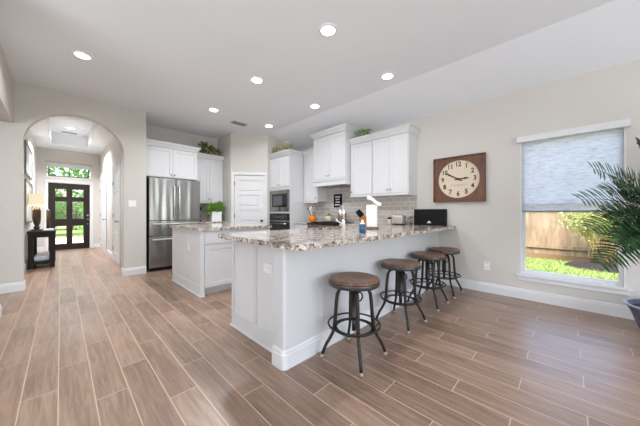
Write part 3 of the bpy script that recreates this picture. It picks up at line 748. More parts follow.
# range
ra = thing('range', 'stainless range with black cooktop below the hood cabinet', 'stove', (XR - .014, 3.485, 0), RZ)
RW = .86
mm().box(-RW / 2 + .005, RW / 2 - .005, -.62, -.003, .02, .90).build('body', 'steel', ra)
dr = mm().box(-RW / 2 + .01, RW / 2 - .01, -.645, -.621, .20, .74, .004, 1).build('oven_door', 'blackglass', ra)
k = mm(); k.tube([(-.36, -.69, .70), (.36, -.69, .70)], .012, 10); k.cyl((-.33, -.69, .70), (-.33, -.64, .70), .008, 8); k.cyl((.33, -.69, .70), (.33, -.64, .70), .008, 8); k.build('handle', 'steel', dr)
mm().box(-RW / 2 + .005, RW / 2 - .005, -.65, -.003, .901, .928, .004, 1).build('cooktop', 'black', ra)
for s in (-1, 0, 1):
    g = mm(); xa = s * .27
    for dx in (-.1, 0, .1): g.box(xa + dx - .006, xa + dx + .006, -.56, -.08, .93, .95)
    for yy in (-.56, -.32, -.09): g.box(xa - .11, xa + .11, yy - .006, yy + .006, .9285, .945)
    g.build('grate', 'darkmetal', ra)
for k_ in range(5):
    kn = mm(); x = -.3 + k_ * .15; kn.cyl((x, -.621, .82), (x, -.66, .82), .02, 12); kn.build('knob', 'black', ra)

# ------------------------------------------------------------------ bar stools
def stool():
    t = thing('bar_stool', '', 'bar stool', (0, 0, 0), 0, 'iron and wood bar stools at the peninsula')
    H = .632
    mm().lathe([(.001, H - .012), (.150, H - .006), (.185, H), (.196, H - .004), (.199, H - .012), (.199, H - .019), (.001, H - .019)], 40, cap=False).build('seat', 'seatwood', t)
    mm().lathe([(.001, H - .0195), (.2005, H - .0195), (.2025, H - .024), (.2025, H - .050), (.198, H - .056), (.19, H - .052), (.001, H - .050)], 40, cap=False).build('seat_band', 'rimmetal', t)
    mm().lathe([(.001, H - .0505), (.06, H - .0505), (.06, H - .062), (.027, H - .070), (.027, .33), (.031, .325), (.031, .30), (.001, .30)], 18, cap=False).build('collar', 'darkmetal', t)
    mm().cyl((0, 0, .30), (0, 0, .205), .017, 14).build('screw_post', 'darkmetal', t)
    for k in range(4):
        a = k * PI / 2; c, s = math.cos(a), math.sin(a)
        path = [(.030, .548), (.065, .556), (.098, .550), (.121, .530), (.134, .495), (.141, .44), (.147, .36), (.152, .29), (.158, .235), (.172, .190), (.197, .145), (.222, .105), (.240, .065), (.253, .026)]
        # smooth the path
        lg = mm(); lg.tube([(r * c, r * s, z) for r, z in path], [.0145 if z > .2 else .0125 for r, z in path], 10)
        leg = lg.build('leg', 'darkmetal', t)
        g = mm(); g.lathe([(.001, 0), (.018, 0), (.020, .008), (.016, .026), (.001, .030)], 14, (.256 * c, .256 * s, 0), cap=False); g.build('foot_glide', 'glide', leg)
    n = 40
    rg = mm(); rr = .150
    for z0, z1, r0, r1 in ((.228, .236, .135, .168),):
        rs = [[(r * math.cos(2 * PI * i / n), r * math.sin(2 * PI * i / n), z) for i in range(n)] for r, z in ((r0, z0), (r1, z0), (r1, z1), (r0, z1), (r0, z0))]
        rg.rings(rs, cap=False, smooth=False)
    rg.build('inner_ring', 'darkmetal', t)
    rg = mm(); rg.tube([(.205 * math.cos(2 * PI * i / n), .205 * math.sin(2 * PI * i / n), .262) for i in range(n)], .0075, 8, closed=True)
    rg.build('foot_ring', 'darkmetal', t)
    for k in range(4):
        a = k * PI / 2; c, s = math.cos(a), math.sin(a)
        b = mm(); b.tube([(.168 * c, .168 * s, .228), (.19 * c, .19 * s, .238), (.203 * c, .203 * s, .258)], .006, 8); b.build('ring_bracket', 'darkmetal', t)
    hd = mm(); a0 = math.radians(-62); c, s = math.cos(a0), math.sin(a0)
    pts = [(.024 + .0, .50), (.06, .50), (.085, .485), (.09, .455), (.075, .432), (.05, .428), (.026, .44)]
    hd.tube([(r * c, r * s, z) for r, z in pts], .007, 8); hd.build('height_lever', 'darkmetal', t)
    return t
st0 = stool()
stools = [(1.64, 1.215, 48, 'dark wood and iron bar stool nearest the free end of the peninsula'),
          (2.49, 1.24, 43, 'second iron and wood bar stool counting from the free end of the peninsula'),
          (3.23, 1.245, 46, 'third iron and wood bar stool, partly hiding the last stool by the wall'),
          (3.84, 1.245, 45, 'last iron and wood bar stool, closest to the right wall under the counter end')]
for i, (x, y, a, lab) in enumerate(stools):
    o = st0 if i == 0 else copy_tree(st0)
    o.location = (x, y, 0); o.rotation_euler.z = math.radians(a); o['label'] = lab

# ------------------------------------------------------------------ wall clock (faces -X)
ck = thing('clock', 'square dark wood wall clock with round cream face and black numerals', 'wall clock', (XR - .002, 1.18, 1.664), RZ)
CW, CHH = .362, .352
m = mm()
for a in ((-CW, CW, CHH - .018, CHH), (-CW, CW, -CHH, -CHH + .018), (-CW, -CW + .018, -CHH + .018, CHH - .018), (CW - .018, CW, -CHH + .018, CHH - .018)):
    m.box(a[0], a[1], -.055, -.001, a[2], a[3], .003, 1)
# board with a round opening
n = 64; rO = .290
m.box(-CW + .018, CW - .018, -.012, -.001, -CHH + .018, CHH - .018)
sq = []
for i in range(n):
    a = 2 * PI * i / n; c, s = math.cos(a), math.sin(a); k_ = min((CW - .018) / max(abs(c), 1e-6), (CHH - .018) / max(abs(s), 1e-6)); sq.append((c * k_, s * k_))
rs = []
for y in (-.036,):
    rs = [[(x, y, z) for x, z in sq], [(rO * math.cos(2 * PI * i / n), y, rO * math.sin(2 * PI * i / n)) for i in range(n)], [(rO * math.cos(2 * PI * i / n), -.0125, rO * math.sin(2 * PI * i / n)) for i in range(n)]]
m.rings(rs, cap=False, smooth=False)
m.build('clock_frame', 'clockwood', ck)
mm().prism([(.2895 * math.cos(2 * PI * i / 64), .2895 * math.sin(2 * PI * i / 64)) for i in range(64)], -.020, -.0125, 'y').build('clock_face', 'clockface', ck)
for k in range(1, 13):
    nm = mm()
    a = PI / 2 - k * PI / 6; r = .226
    nm.text(str(k), .088, Matrix.Translation((r * math.cos(a), -.0215, r * math.sin(a))) @ Matrix.Rotation(PI / 2, 4, 'X') @ Matrix.Scale(1.15, 4, (0, 1, 0)))
    nm.build('numeral', 'clockink', ck)

tk = mm()
for k in range(60):
    a = 2 * PI * k / 60
    tk.box(-.002, .002, -.0212, -.0202, .300, .312) if False else None
    r = .276; L_ = .004 if k % 5 else .007
    tk.box(r * math.cos(a) - L_ / 2, r * math.cos(a) + L_ / 2, -.0215, -.0203, r * math.sin(a) - L_ / 2, r * math.sin(a) + L_ / 2)
tk.build('minute_track', 'clockink', ck)
sc_ = mm()
for (x0, x1, z) in ((-.115, -.065, -.085), (-.055, .03, -.085), (.04, .115, -.085), (-.06, .06, -.105)): sc_.box(x0, x1, -.0212, -.0203, z - .004, z + .004)
sc_.build('maker_script', 'clockline', ck)
def hand(name, ang, ln, tail, wd):
    c, s = math.cos(ang), math.sin(ang); px_, pz_ = -s, c
    P = lambda l, o: (l * c + o * px_, l * s + o * pz_)
    h_ = mm(); h_.prism([P(-tail, -wd * .8), P(-tail, wd * .8), P(ln * .55, wd), P(ln * .62, wd * 1.6), P(ln, 0), P(ln * .62, -wd * 1.6), P(ln * .55, -wd)], -.027, -.0235, 'y'); h_.build(name, 'clockink', ck)
hand('hour_hand', math.radians(90 - (2 + 50 / 60) * 30), .155, .05, .010)
hand('minute_hand', math.radians(90 - 50 * 6), .232, .06, .010)
mm().cyl((0, -.0295, 0), (0, -.0203, 0), .018).build('hub', 'clockink', ck)

# ------------------------------------------------------------------ outlets, switches
def plate(name, label, cat, loc, rz, w_=.072, h=.115, kind='outlet'):
    t = thing(name, label, cat, loc, rz)
    mm().box(-w_ / 2, w_ / 2, -.006, -.0005, -h / 2, h / 2, .002, 1).build('cover_plate', 'plate', t)
    if kind == 'outlet':
        for zz in (-.025, .025):
            px_, pz_ = (zz, 0) if w_ > h else (0, zz)
            m = mm(); m.lathe([(.001, 0), (.016, 0), (.016, .002)], 16, cap=False); 
            o = m.build('receptacle', 'slot', t); o.rotation_euler = (PI / 2, 0, 0); o.location = (px_, -.0062, pz_)
    else:
        nsw = 2 if w_ > .1 else 1
        for k in range(nsw):
            xx = 0 if nsw == 1 else (-.024 + .048 * k); mm().box(xx - .015, xx + .015, -.010, -.0062, -.032, .032, .002, 1).build('rocker', 'plate', t)
    return t
plate('electrical_outlet', 'white electrical outlet low on the right wall between clock and window', 'outlet', (XR, .81, .378), RZ)
plate('light_switch', 'white double light switch on the wall right of the archway', 'light switch', (.915, YA, 1.315), 0, .116, .115, 'switch')
plate('electrical_outlet', 'white outlet on the panelled end of the kitchen island', 'outlet', (IX0 + .012, 4.02, .64), RZ)
plate('electrical_outlet', 'white outlet on the panelled end of the peninsula', 'outlet', (PX + .012, 1.81, .675), RZ, .115, .072, 'outlet')

# ------------------------------------------------------------------ foliage helpers
def foliage(m, c, rad, n, size, rng, up=.4, flat=1.0, wratio=.5, droop=.2):
    for _ in range(n):
        while True:
            p = Vector((rng.uniform(-1, 1), rng.uniform(-1, 1), rng.uniform(-1, 1)))
            if p.length <= 1: break
        q = Vector((c[0] + p.x * rad[0], c[1] + p.y * rad[1], c[2] + p.z * rad[2]))
        d = Vector((p.x + rng.uniform(-.6, .6), p.y + rng.uniform(-.6, .6), p.z * flat + up + rng.uniform(-.5, .5)))
        m.leaf(q, d, Vector((rng.uniform(-.4, .4), rng.uniform(-.4, .4), 1)), size * rng.uniform(.6, 1.25), size * wratio * rng.uniform(.8, 1.2), droop)

# ------------------------------------------------------------------ greenery on the cabinets
rng = random.Random(3)
def greenery(name, label, loc, spans, n, size, mat, group=None, pot=None):
    t = thing(name, label, 'plant', loc, 0, group)
    m = mm()
    for c, r, k in spans: foliage(m, c, r, k, size, rng)
    m.build('leaves', mat, t)
    if pot: pot(t)
    return t
def lowpot(r, h):
    def f_(t): mm().lathe([(r * .8, 0), (r, h * .9), (r, h), (r * .9, h), (r * .85, h * .8), (.001, h * .8)], 18, cap=True).build('pot', 'browndecor', t)
    return f_
greenery('potted_greenery', 'bushy dark green plant on top of the back corner wall cabinet', (2.43, 6.24, 2.538), [((.0, -.06, .15), (.15, .11, .09), 120), ((.20, -.08, .10), (.12, .09, .06), 60), ((-.10, -.10, .20), (.06, .05, .06), 30)], 0, .085, 'ivy', pot=lowpot(.09, .1))
greenery('potted_greenery', 'small cream-green plant on the left of the oven tower top', (3.63, 5.02, 2.546), [((0, 0, .125), (.08, .10, .06), 110)], 0, .07, 'olive', pot=lowpot(.06, .08))
greenery('potted_greenery', 'cream-green plant on the oven tower top nearer the hood', (3.63, 4.58, 2.546), [((0, .0, .125), (.09, .12, .06), 120)], 0, .07, 'olive', pot=lowpot(.06, .08))
greenery('potted_greenery', 'small green plant above the single-door cabinet beside the hood', (4.08, 2.80, 2.573), [((0, 0, .11), (.09, .15, .06), 110)], 0, .06, 'brightleaf', pot=lowpot(.05, .06))

# leafy white pot in the back corner
lp = thing('potted_plant', 'bright green leafy plant in a white cube pot on the back counter', 'plant', (2.55, 5.97, ZCT))
m = mm(); m.box(-.115, .115, -.115, .115, .0, .012); 
for a in ((-.115, .115, -.115, -.103), (-.115, .115, .103, .115), (-.115, -.103, -.103, .103), (.103, .115, -.103, .103)): m.box(a[0], a[1], a[2], a[3], .012, .23)
m.build('pot', 'white', lp)
mm().box(-.103, .103, -.103, .103, .19, .205).build('soil', 'soil', lp)
m = mm(); foliage(m, (-.02, -.03, .28), (.14, .10, .06), 110, .09, rng); foliage(m, (-.15, -.07, .25), (.07, .05, .11), 55, .08, rng); foliage(m, (.08, -.05, .37), (.07, .05, .07), 45, .08, rng); foliage(m, (.15, -.06, .27), (.05, .04, .06), 30, .08, rng); foliage(m, (-.06, -.05, .36), (.05, .05, .05), 25, .08, rng)
m.build('leaves', 'brightleaf', lp)
bc = thing('backsplash_shade_block', 'dark shape standing in for the shaded backsplash behind the leafy white pot', 'shade stand-in', (2.25, 6.32, ZCT))  # dark block added in place of shadow on the backsplash
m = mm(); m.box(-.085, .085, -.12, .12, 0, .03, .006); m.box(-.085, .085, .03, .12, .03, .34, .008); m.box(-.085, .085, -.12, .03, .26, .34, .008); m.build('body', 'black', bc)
mm().lathe([(.045, .032), (.058, .06), (.058, .14), (.042, .17), (.042, .18)], 18, (0, -.05, 0)).build('shade_block_round', 'blackglass', bc)
mm().tube([(0.04, -.09, .15), (.055, -.115, .14), (.055, -.115, .09), (.04, -.09, .08)], .007, 8).build('shade_block_tube', 'black', bc)

# ------------------------------------------------------------------ counter items
kb = thing('knife_block', 'tan wooden knife block full of black-handled knives by the paper towels', 'knife block', (2.875, 1.94, ZCT), math.radians(-130))
m = mm(); m.prism([(-.055, 0), (.055, 0), (.055, .08), (-.023, .18), (-.078, .133)], -.046, .046, 'x'); kb_o = m.build('block', 'knifewood', kb)
for i in range(3):
    for j in range(3):
        x = (-.032 + j * .032) * 1.0; 
        k = mm(); base_ = Vector((x, -.066 + i * .017, .147 + i * .014)); d = Vector((0, -.62, .78)).normalized()
        k.tube([base_, base_ + d * .04, base_ + d * .095], [.009, .0105, .008], 8); k.build('knife_handle', 'black', kb)
pt = thing('paper_towel_roll', 'white paper towel roll with loose top sheet on a dark wood stand', 'paper towels', (2.77, 1.77, ZCT), math.radians(-57))
mm().lathe([(.085, 0), (.088, .008), (.085, .022), (.02, .026), (.008, .03)], 24).build('stand_base', 'browndecor', pt)
mm().cyl((0, 0, .028), (0, 0, .37), .008, 10).build('stand_rod', 'browndecor', pt)
mm().lathe([(.021, .027), (.066, .027), (.068, .032), (.068, .300), (.066, .305), (.021, .305)], 28, cap=False).build('roll', 'paper', pt)
m = mm(); rs = []
for k in range(8):
    u_ = k / 7; xx = -.065 + .17 * u_; zz = .375 - .085 * u_ + .012 * math.sin(u_ * 6)
    rs.append([(xx, -.074, zz), (xx, -.071, zz), (xx + .012, -.071, zz + .042), (xx + .012, -.074, zz + .042)])
m.rings(rs, smooth=True); m.build('loose_sheet', 'paper', pt)
sb = thing('soap_bottle', 'small bottle of blue dish soap on the bar countertop by the sink', 'soap bottle', (2.17, 1.50, ZCT))
mm().lathe([(.030, 0), (.034, .006), (.034, .075), (.024, .09)], 20).build('bottle', 'blue', sb)
mm().lathe([(.0245, .0905), (.0245, .10), (.012, .108), (.012, .125), (.006, .135)], 16).build('cap', 'white', sb)
sj = thing('spice_jar', 'small glass jar with dark lid on the counter left of the silver toaster', 'jar', (4.03, 2.21, ZCT))
mm().lathe([(.034, 0), (.037, .006), (.037, .085), (.030, .095)], 18).build('jar', 'tan', sj)
mm().lathe([(.033, .0955), (.033, .125), (.001, .126)], 18).build('lid', 'black', sj)
cn_ = thing('toaster', 'silver-cream two slice toaster with dark top on the counter by the tile', 'toaster', (4.08, 2.06, ZCT), RZ)
mm().box(-.10, .10, -.08, .08, .012, .165, .03, 4).build('body', mk('satin_silver', srgb(196, 190, 182), .3, .5), cn_)
m = mm(); m.box(-.07, .07, -.045, -.02, .1655, .169); m.box(-.07, .07, .02, .045, .1655, .169); m.build('slots', 'black', cn_)
mm().box(.1005, .115, -.015, .015, .11, .13, .003, 1).build('lever', 'black', cn_)
mm().box(-.09, .09, -.07, .07, 0, .0115).build('base', 'black', cn_)
mm().lathe([(.001, 0), (.035, .002), (.04, .02), (.02, .04), (.001, .045)], 16, (.03, .0, .1695), cap=False).build('top_cover', 'black', cn_) if False else None
og = thing('berry_sprig', 'little dark sprig ornament between the toaster and the black box', 'ornament', (4.14, 1.88, ZCT))
mm().lathe([(.02, 0), (.026, .02), (.018, .04), (.012, .05), (.001, .05)], 14).build('vase', 'browndecor', og)
m = mm(); foliage(m, (0, 0, .09), (.045, .045, .04), 70, .03, rng); m.build('leaves', mk('grey_green_leaf', srgb(110, 104, 96), .7), og)
bx = thing('bread_box', 'wide black box with small white emblem standing against the wall at the counter end', 'box', (XR - .016, 1.595, ZCT), RZ)
mm().box(-.255, .255, -.075, -.001, .0, .265, .008, 2).build('body', 'black', bx)
m = mm(); m.prism([(-.030, .050), (-.016, .060), (0, .074), (.016, .060), (.030, .050)], -.0765, -.0755, 'y'); m.box(-.034, .034, -.0765, -.0755, .038, .044); m.build('emblem', 'signtext', bx)
uc = thing('utensil_crock', 'round orange crock holding colourful cooking utensils beside the range', 'utensil crock', (3.90, 4.02, ZCT))
mm().lathe([(.055, 0), (.082, .03), (.088, .075), (.074, .125), (.066, .14), (.062, .14), (.066, .12), (.001, .11)], 24).build('crock', 'orange', uc)
for i, (dx, dy, ln, mt, kd) in enumerate(((-.03, .02, .30, 'blue', 0), (.02, .03, .33, 'white', 1), (.03, -.02, .28, 'green', 0), (-.01, -.03, .31, 'chrome', 1), (.0, .0, .34, 'red', 0), (-.035, -.01, .29, 'white', 1))):
    u_ = mm(); b0 = Vector((dx * .6, dy * .6, .112)); t0 = Vector((dx * 3, dy * 3, ln)); u_.tube([b0, t0], .006, 8); u_.sphere(t0, .026, (1, .5, 1.3) if kd else (1, 1, .5), 10, 7); 
    tag(u_.build('cooking_utensil', mt, None, (3.90, 4.02, ZCT)), ['blue spoon', 'white flat turner', 'green ladle', 'metal whisk', 'red ladle', 'small white spatula'][i] + ' standing in the orange crock', 'utensil', 'utensils in the orange crock')
sg = thing('letter_board', 'small black sign with four lines of white lettering on the tile', 'sign', (XR - .013, 3.60, 1.41), RZ)
m = mm(); SWW, SHH = .115, .145; m.box(-SWW, SWW, -.018, -.001, -SHH, SHH, .003, 1); m.build('board', 'black', sg)
rg2 = random.Random(5)
for row_, (hw, z) in enumerate(((.07, .085), (.055, .03), (.06, -.03), (.075, -.09))):
    x = -hw; m = mm()
    while x < hw - .008:
        lw_ = rg2.choice((.016, .019, .022)); m.box(x, x + lw_ - .005, -.0195, -.0183, z - .014, z + .014); x += lw_
    m.build('lettering_line', 'signtext', sg)
kt = thing('small_canister', 'small tan canister with brown lid on the left of the cooktop', 'canister', (4.10, 3.72, .9505))
mm().lathe([(.07, 0), (.085, .03), (.08, .10), (.055, .13)], 20).build('body', 'tan', kt)
mm().lathe([(.058, .1305), (.05, .15), (.012, .16), (.016, .18), (.001, .185)], 16).build('lid', 'browndecor', kt)
fb = thing('framed_board', 'small square brown framed board standing at the back of the cooktop', 'picture frame', (4.14, 3.36, .9505), RZ)
m = mm(); m.box(-.11, .11, -.03, -.01, 0, .185, .003, 1); m.build('frame', 'browndecor', fb)
m = mm(); m.box(-.085, .085, -.033, -.0305, .03, .16); m.build('picture', mk('speckled_picture', srgb(150, 118, 96), .5, var=.5, scale=(40, 40, 40)), fb)

# ------------------------------------------------------------------ foyer furniture
ct = thing('console_table', 'dark wood console table with open sides in the foyer left of the front door', 'console table', (-.478, 7.72, 0))
CWD, CLN, CHT = .40, 1.05, .765
mm().box(0, CWD, 0, CLN, CHT - .05, CHT, .004, 1).build('table_top', 'blackwood', ct)
m = mm(); m.box(.03, CWD - .03, .03, CLN - .03, CHT - .13, CHT - .0505); m.build('apron', 'blackwood', ct)
for x, y in ((.012, .012), (CWD - .092, .012), (.012, CLN - .092), (CWD - .092, CLN - .092)):
    mm().box(x, x + .08, y, y + .08, 0, CHT - .051, .003, 1).build('leg', 'blackwood', ct)
mm().box(.02, CWD - .02, .02, CLN - .02, .08, .13, .003, 1).build('lower_shelf', 'blackwood', ct)
bl = tag(mm().box(.0, .24, 0, .55, 0, .10, .035, 4).build('folded_throw', 'cloth', None, (-.40, 7.85, .1305)), 'pale folded throw on the lower shelf of the dark console table', 'blanket')
pp = tag(mm().box(-.075, .075, -.17, .12, 0, .03, .008, 2).build('paper_stack', 'cloth', None, (-.185, 8.02, CHT)), 'flat pale stack on top of the console table beside the lamp', 'papers')
lm = thing('table_lamp', 'table lamp with cream rectangular shade on the dark console table', 'lamp', (-.355, 7.98, CHT))
mm().box(-.07, .07, -.07, .07, 0, .03, .006, 2).build('base', 'lampbase', lm)
mm().lathe([(.03, .03), (.055, .06), (.03, .10), (.05, .16), (.062, .28), (.062, .42), (.04, .48), (.012, .50), (.012, .54)], 16).build('stem', 'lampbase', lm)
m = mm(); rs = [[(-a, -b_, z), (a, -b_, z), (a, b_, z), (-a, b_, z)] for a, b_, z in ((.115, .115, .535), (.10, .10, .77), (.097, .097, .77), (.112, .112, .535), (.115, .115, .535))]; m.rings(rs, cap=False, smooth=False); m.build('lamp_shade', 'shade', lm)
light('lamp_bulb', 'POINT', (-.355, 7.98, CHT + .66), (0, 0, 0), 10, (1, .8, .55), shadow_soft_size=.04)
sc2 = thing('oval_sculpture', 'dark oval sculpture standing on the console table right of the lamp', 'sculpture', (-.20, 8.32, CHT))
mm().box(-.04, .04, -.05, .05, 0, .04, .004, 1).build('plinth', 'lampbase', sc2)
m = mm(); m.tube([(.0, .0 + .075 * math.cos(2 * PI * i / 24), .24 + .19 * math.sin(2 * PI * i / 24)) for i in range(24)], .03, 8, closed=True); m.build('ring_body', 'lampbase', sc2)
def picture(label, y0, y1, z0, z1):
    t = thing('framed_art', label, 'picture', (-.5, (y0 + y1) / 2, z0), PI / 2, 'foyer wall art')
    w_ = (y1 - y0) / 2; h = z1 - z0; m = mm()
    for a in ((-w_, w_, 0, .035), (-w_, w_, h - .035, h), (-w_, -w_ + .035, .035, h - .035), (w_ - .035, w_, .035, h - .035)): m.box(a[0], a[1], -.035, -.001, a[2], a[3], .003, 1)
    m.build('frame', 'picframe', t); mm().box(-w_ + .035, w_ - .035, -.02, -.001, .035, h - .035).build('canvas', 'art', t)
picture('upper grey abstract framed picture on the foyer left wall', 7.42, 9.0, 1.90, 2.55)
picture('lower grey abstract framed picture behind the lamp on the foyer left wall', 7.42, 9.0, .93, 1.80)

# ------------------------------------------------------------------ big palm by the window
pl = thing('potted_palm', 'large feathery palm in a slate blue pot at the right window', 'palm', (3.90, -.68, 0))
mm().lathe([(.13, 0), (.16, .017), (.19, .10), (.225, .20), (.255, .25), (.268, .264), (.262, .27), (.238, .264), (.215, .225), (.001, .208)], 36).build('pot', 'pot', pl)
m = mm(); m.lathe([(.2685, .258), (.272, .266), (.268, .274), (.255, .275), (.240, .268)], 36, cap=False); m.build('pot_rim', 'potrim', pl)
mm().lathe([(.001, .228), (.21, .226), (.213, .233), (.001, .241)], 24, cap=False).build('soil', 'soil', pl)
rp = random.Random(11)
for k in range(4):
    a = k * 1.7; bx_, by_ = .04 * math.cos(a), .04 * math.sin(a)
    mm().tube([(bx_, by_, .225), (bx_ * 1.4, by_ * 1.4, .65), (bx_ * .6, by_ * .6, 1.02)], [.022, .017, .012], 8).build('stem', 'stem', pl)
def frond(p0, p1, p2, nl, ll, wl, roll=0.0):
    """quadratic rachis p0->p1->p2 with paired leaflets; local coordinates of the palm"""
    p0, p1, p2 = Vector(p0), Vector(p1), Vector(p2)
    B = lambda t: p0 * (1 - t) ** 2 + p1 * 2 * t * (1 - t) + p2 * t * t
    D = lambda t: ((p1 - p0) * (1 - t) * 2 + (p2 - p1) * 2 * t).normalized()
    m = mm(); m.tube([B(i / 14) for i in range(15)], [.007 * (1 - .75 * i / 14) for i in range(15)], 6)
    for i in range(nl):
        t = .26 + .74 * i / (nl - 1); c = B(t); d = D(t)
        side = d.cross(Vector((0, 0, 1)))
        if side.length < .1: side = d.cross(Vector((1, 0, 0)))
        side.normalize(); up = side.cross(d).normalized()
        side = (side * math.cos(roll) + up * math.sin(roll)); up = side.cross(d).normalized()
        env = math.sin(PI * min(1, (t - .10) / .95) ** .8) * .65 + .35
        for s in (-1, 1):
            fwd = .40 + .55 * t
            ld = (d * fwd + side * s * 1.0 + up * (.38 + rp.uniform(-.12, .12))).normalized()
            L_ = ll * env * rp.uniform(.88, 1.1); wd = wl * rp.uniform(.85, 1.1)
            wv_ = ld.cross(up).normalized()
            pts = []
            for q, ww in ((0, .35), (.3, 1.0), (.65, .8), (1, .03)):
                cc = c + ld * L_ * q + Vector((0, 0, -1)) * L_ * .22 * q * q
                pts.append((cc - wv_ * wd * ww * .5 , cc + wv_ * wd * ww * .5, cc + up * wd * .12 * ww))
            V = [[m.bm.verts.new(p) for p in (a, b_, c_)] for a, b_, c_ in pts]
            for A, Bv in zip(V, V[1:]):
                m.bm.faces.new((A[0], A[2], Bv[2], Bv[0])); m.bm.faces.new((A[2], A[1], Bv[1], Bv[2]))
        if i == nl - 1:
            pass
    return m.build('frond', 'palm', pl)
FR = [ # start, control, tip, leaflet pairs, leaflet length, width (local to the palm's base)
 ((.0, .0, 1.02), (-.22, .18, 1.42), (-.66, .50, 1.53), 23, 0.25, 0.025),
 ((.02, .03, 1.00), (-.30, .20, 1.30), (-.88, .58, 1.26), 23, 0.25, 0.025),
 ((-.02, .0, .98), (-.32, .22, 1.20), (-.88, .52, 1.02), 23, 0.25, 0.025),
 ((.0, .02, .95), (-.26, .18, 1.02), (-.76, .46, .73), 23, 0.24, 0.025),
 ((.0, .0, .98), (-.26, .20, 1.22), (-.72, .44, 1.14), 23, 0.25, 0.025),
 ((.0, .02, .95), (-.28, .16, 1.12), (-.58, .34, .90), 23, 0.24, 0.025),
 ((.0, .0, 1.02), (-.06, .10, 1.60), (-.18, .18, 1.80), 23, 0.20, 0.025),
 ((.0, .0, 1.0), (-.18, .14, 1.42), (-.50, .36, 1.42), 23, 0.26, 0.025),
 ((.0, .0, 1.0), (-.14, .12, 1.36), (-.40, .32, 1.36), 23, 0.26, 0.025),
 ((.0, .0, 1.0), (-.20, .12, 1.28), (-.48, .30, 1.28), 23, 0.26, 0.025),
 ((.0, .0, .96), (-.14, .14, 1.10), (-.40, .30, .98), 23, 0.24, 0.025),
 ((.0, -.02, 1.0), (-.30, -.05, 1.50), (-.66, -.02, 1.42), 23, 0.25, 0.025),
 ((.0, -.02, 1.0), (-.30, -.25, 1.55), (-.55, -.45, 1.50), 23, 0.26, 0.025),
 ((.0, .0, 1.0), (.10, -.25, 1.7), (.15, -.6, 1.75), 23, 0.24, 0.025),
 ((.0, .0, 1.0), (-.05, -.10, 1.8), (-.1, -.2, 2.1), 23, 0.24, 0.025),
 ((.0, .0, .98), (-.35, -.20, 1.2), (-.68, -.30, .95), 23, 0.24, 0.025),
 ((.0, .0, .98), (-.05, -.35, 1.3), (-.10, -.80, 1.05), 23, 0.24, 0.025),
 ((.0, .0, .98), (.05, .16, 1.2), (.10, .36, 1.12), 23, 0.16, 0.025),
 ((.0, .0, 1.0), (-.20, .16, 1.34), (-.54, .42, 1.34), 23, .25, .025),
 ((.0, .02, .98), (-.22, .16, 1.14), (-.56, .38, 1.08), 23, .25, .025),
 ((.0, .0, .94), (-.12, .14, .96), (-.42, .32, .84), 22, .22, .025),
]
ROLL = [1.1, .9, .7, .55, .9, .7, .5, 1.2, 1.0, .9, .7]
for k, fr_ in enumerate(FR): frond(*fr_, roll=ROLL[k] if k < len(ROLL) else .8 if k > 17 else .3)

# ------------------------------------------------------------------ garden outside the window and front yard
GZ = -.12
gm = mm(); gm.box(XR + T, 30, -30, 40, GZ - .1, GZ); gm.box(XL - 6, XR + T, YF + T, 40, GZ - .1, GZ)
struct(gm.build('ground', 'grass'))
gr = mm(); rg3 = random.Random(21)
for _ in range(9000):
    x = rg3.uniform(5.4, 9.12); y = rg3.uniform(-2.5, 3.0)
    if ((x - 8.62) / .6) ** 2 + ((y + .72) / .8) ** 2 < 1: continue
    gr.leaf((x, y, GZ), (rg3.uniform(-.5, .5), rg3.uniform(-.5, .5), 1), (rg3.uniform(-1, 1), rg3.uniform(-1, 1), .1), rg3.uniform(.04, .09), .012, .3)
tag(gr.build('grass_blades', 'grass'), 'bright green lawn grass outside the right wall window', 'grass', kind='stuff')
FXX = 9.25
fe = thing('wood_fence', 'tan vertical board garden fence seen through the right window', 'fence', (FXX, 0, GZ))
m = mm(); y = -6.0; rg4 = random.Random(8)
while y < 6.5:
    m.box(rg4.uniform(-.004, .012), .022 + rg4.uniform(-.002, .004), y, y + .1395, .02, 1.83 + rg4.uniform(-.012, .012)); y += .143
m.build('board_panel', 'fence', fe)
for z in (.30, 1.33, 1.65): 
    m = mm(); m.box(-.045, -.006, -6, 6.5, z, z + .09); m.build('rail', 'fence', fe)
m = mm(); m.box(-.03, -.006, -6, 6.5, .0, .14); m.build('kick_board', m_wood('weathered_kick_board', srgb(92, 72, 54), srgb(124, 100, 76), (8, 2, 8), .9), fe)
for y in (-4.8, -2.4, 0, 2.4, 4.8):
    mm().box(.026, .115, y - .045, y + .045, 0, 1.75).build('post', 'fence', fe)
mb = mm(); mb.lathe([(1.0, 0), (.9, .05), (.5, .09), (.001, .10)], 28, cap=False)
for v in mb.bm.verts: v.co.x *= .55; v.co.y *= .75
ml = mb.build('mulch_bed', 'mulch', None, (8.62, -.72, GZ)); tag(ml, 'dark mulch bed under the garden shrub', 'mulch', kind='stuff')
sr = thing('garden_shrub', 'airy yellow-green shrub with tan stems growing in front of the fence', 'shrub', (8.65, -.62, GZ + .098))
rg5 = random.Random(13); m = mm(); tips = []
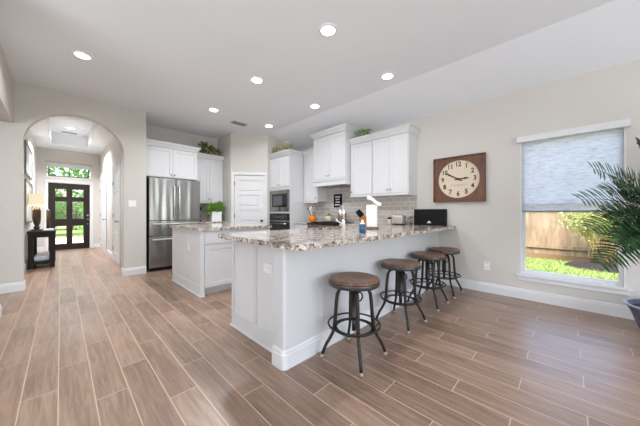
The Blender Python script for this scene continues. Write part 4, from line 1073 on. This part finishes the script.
for k in range(26):
    a = rg5.uniform(0, 2 * PI); r = rg5.uniform(.25, .75); b0 = Vector((rg5.uniform(-.12, .12), rg5.uniform(-.18, .18), -.02)); tp = Vector((r * math.cos(a) * .45 - .1, r * math.sin(a) * 1.1, rg5.uniform(.9, 1.5)))
    mid = (b0 + tp) / 2 + Vector((-.1 * math.cos(a), -.1 * math.sin(a), .15)); m.tube([b0, mid, tp], [.012, .009, .004], 5); tips.append((mid, tp))
m.build('stems', 'stalk', sr)
m = mm()
for mid, tp in tips:
    for q in (.1, .45, .8, 1.0): p = mid.lerp(tp, q); foliage(m, p, (.14, .17, .14), 26, .08, rg5, wratio=.35)
m.build('foliage', 'shrubleaf', sr)
# front yard seen through the front door
struct(mm().box(-1.2, 1.6, YF + T, 14.6, GZ, GZ + .10).build('path_porch', 'concrete'))
struct(mm().box(-8, 8, 16.2, 17.6, GZ, GZ + .02).build('path_sidewalk', 'concrete'))
def bush(label, loc, rad, n, size, seed):
    t = thing('front_shrub', label, 'shrub', loc, 0, 'shrubs beyond the front door')
    rr = random.Random(seed); m = mm()
    for k in range(6):
        a = k * 1.05; m.tube([(0, 0, 0), (.2 * rad[0] * math.cos(a), .2 * rad[1] * math.sin(a), rad[2] * .7), (.55 * rad[0] * math.cos(a), .55 * rad[1] * math.sin(a), rad[2] * 1.3)], [.02, .014, .006], 5)
    m.build('stems', 'stem', t)
    m = mm(); foliage(m, (0, 0, rad[2] * 1.02), rad, n, size, rr); m.build('foliage', 'hedgeleaf', t)
bush('tall green shrub outside the left panes of the front door', (-1.3, 20.5, GZ), (1.5, 1.2, 1.5), 2600, .22, 1)
bush('tall green shrub outside the right panes of the front door', (2.3, 20.8, GZ), (1.6, 1.2, 1.6), 2600, .22, 2)
bush('low light green clump by the porch outside the front door', (1.05, 15.1, GZ), (.55, .5, .40), 900, .11, 3)
bush('broad tree crown of leaves beyond the front yard, seen in the transom', (.6, 27, GZ), (4.5, 2.0, 3.4), 4200, .35, 4)
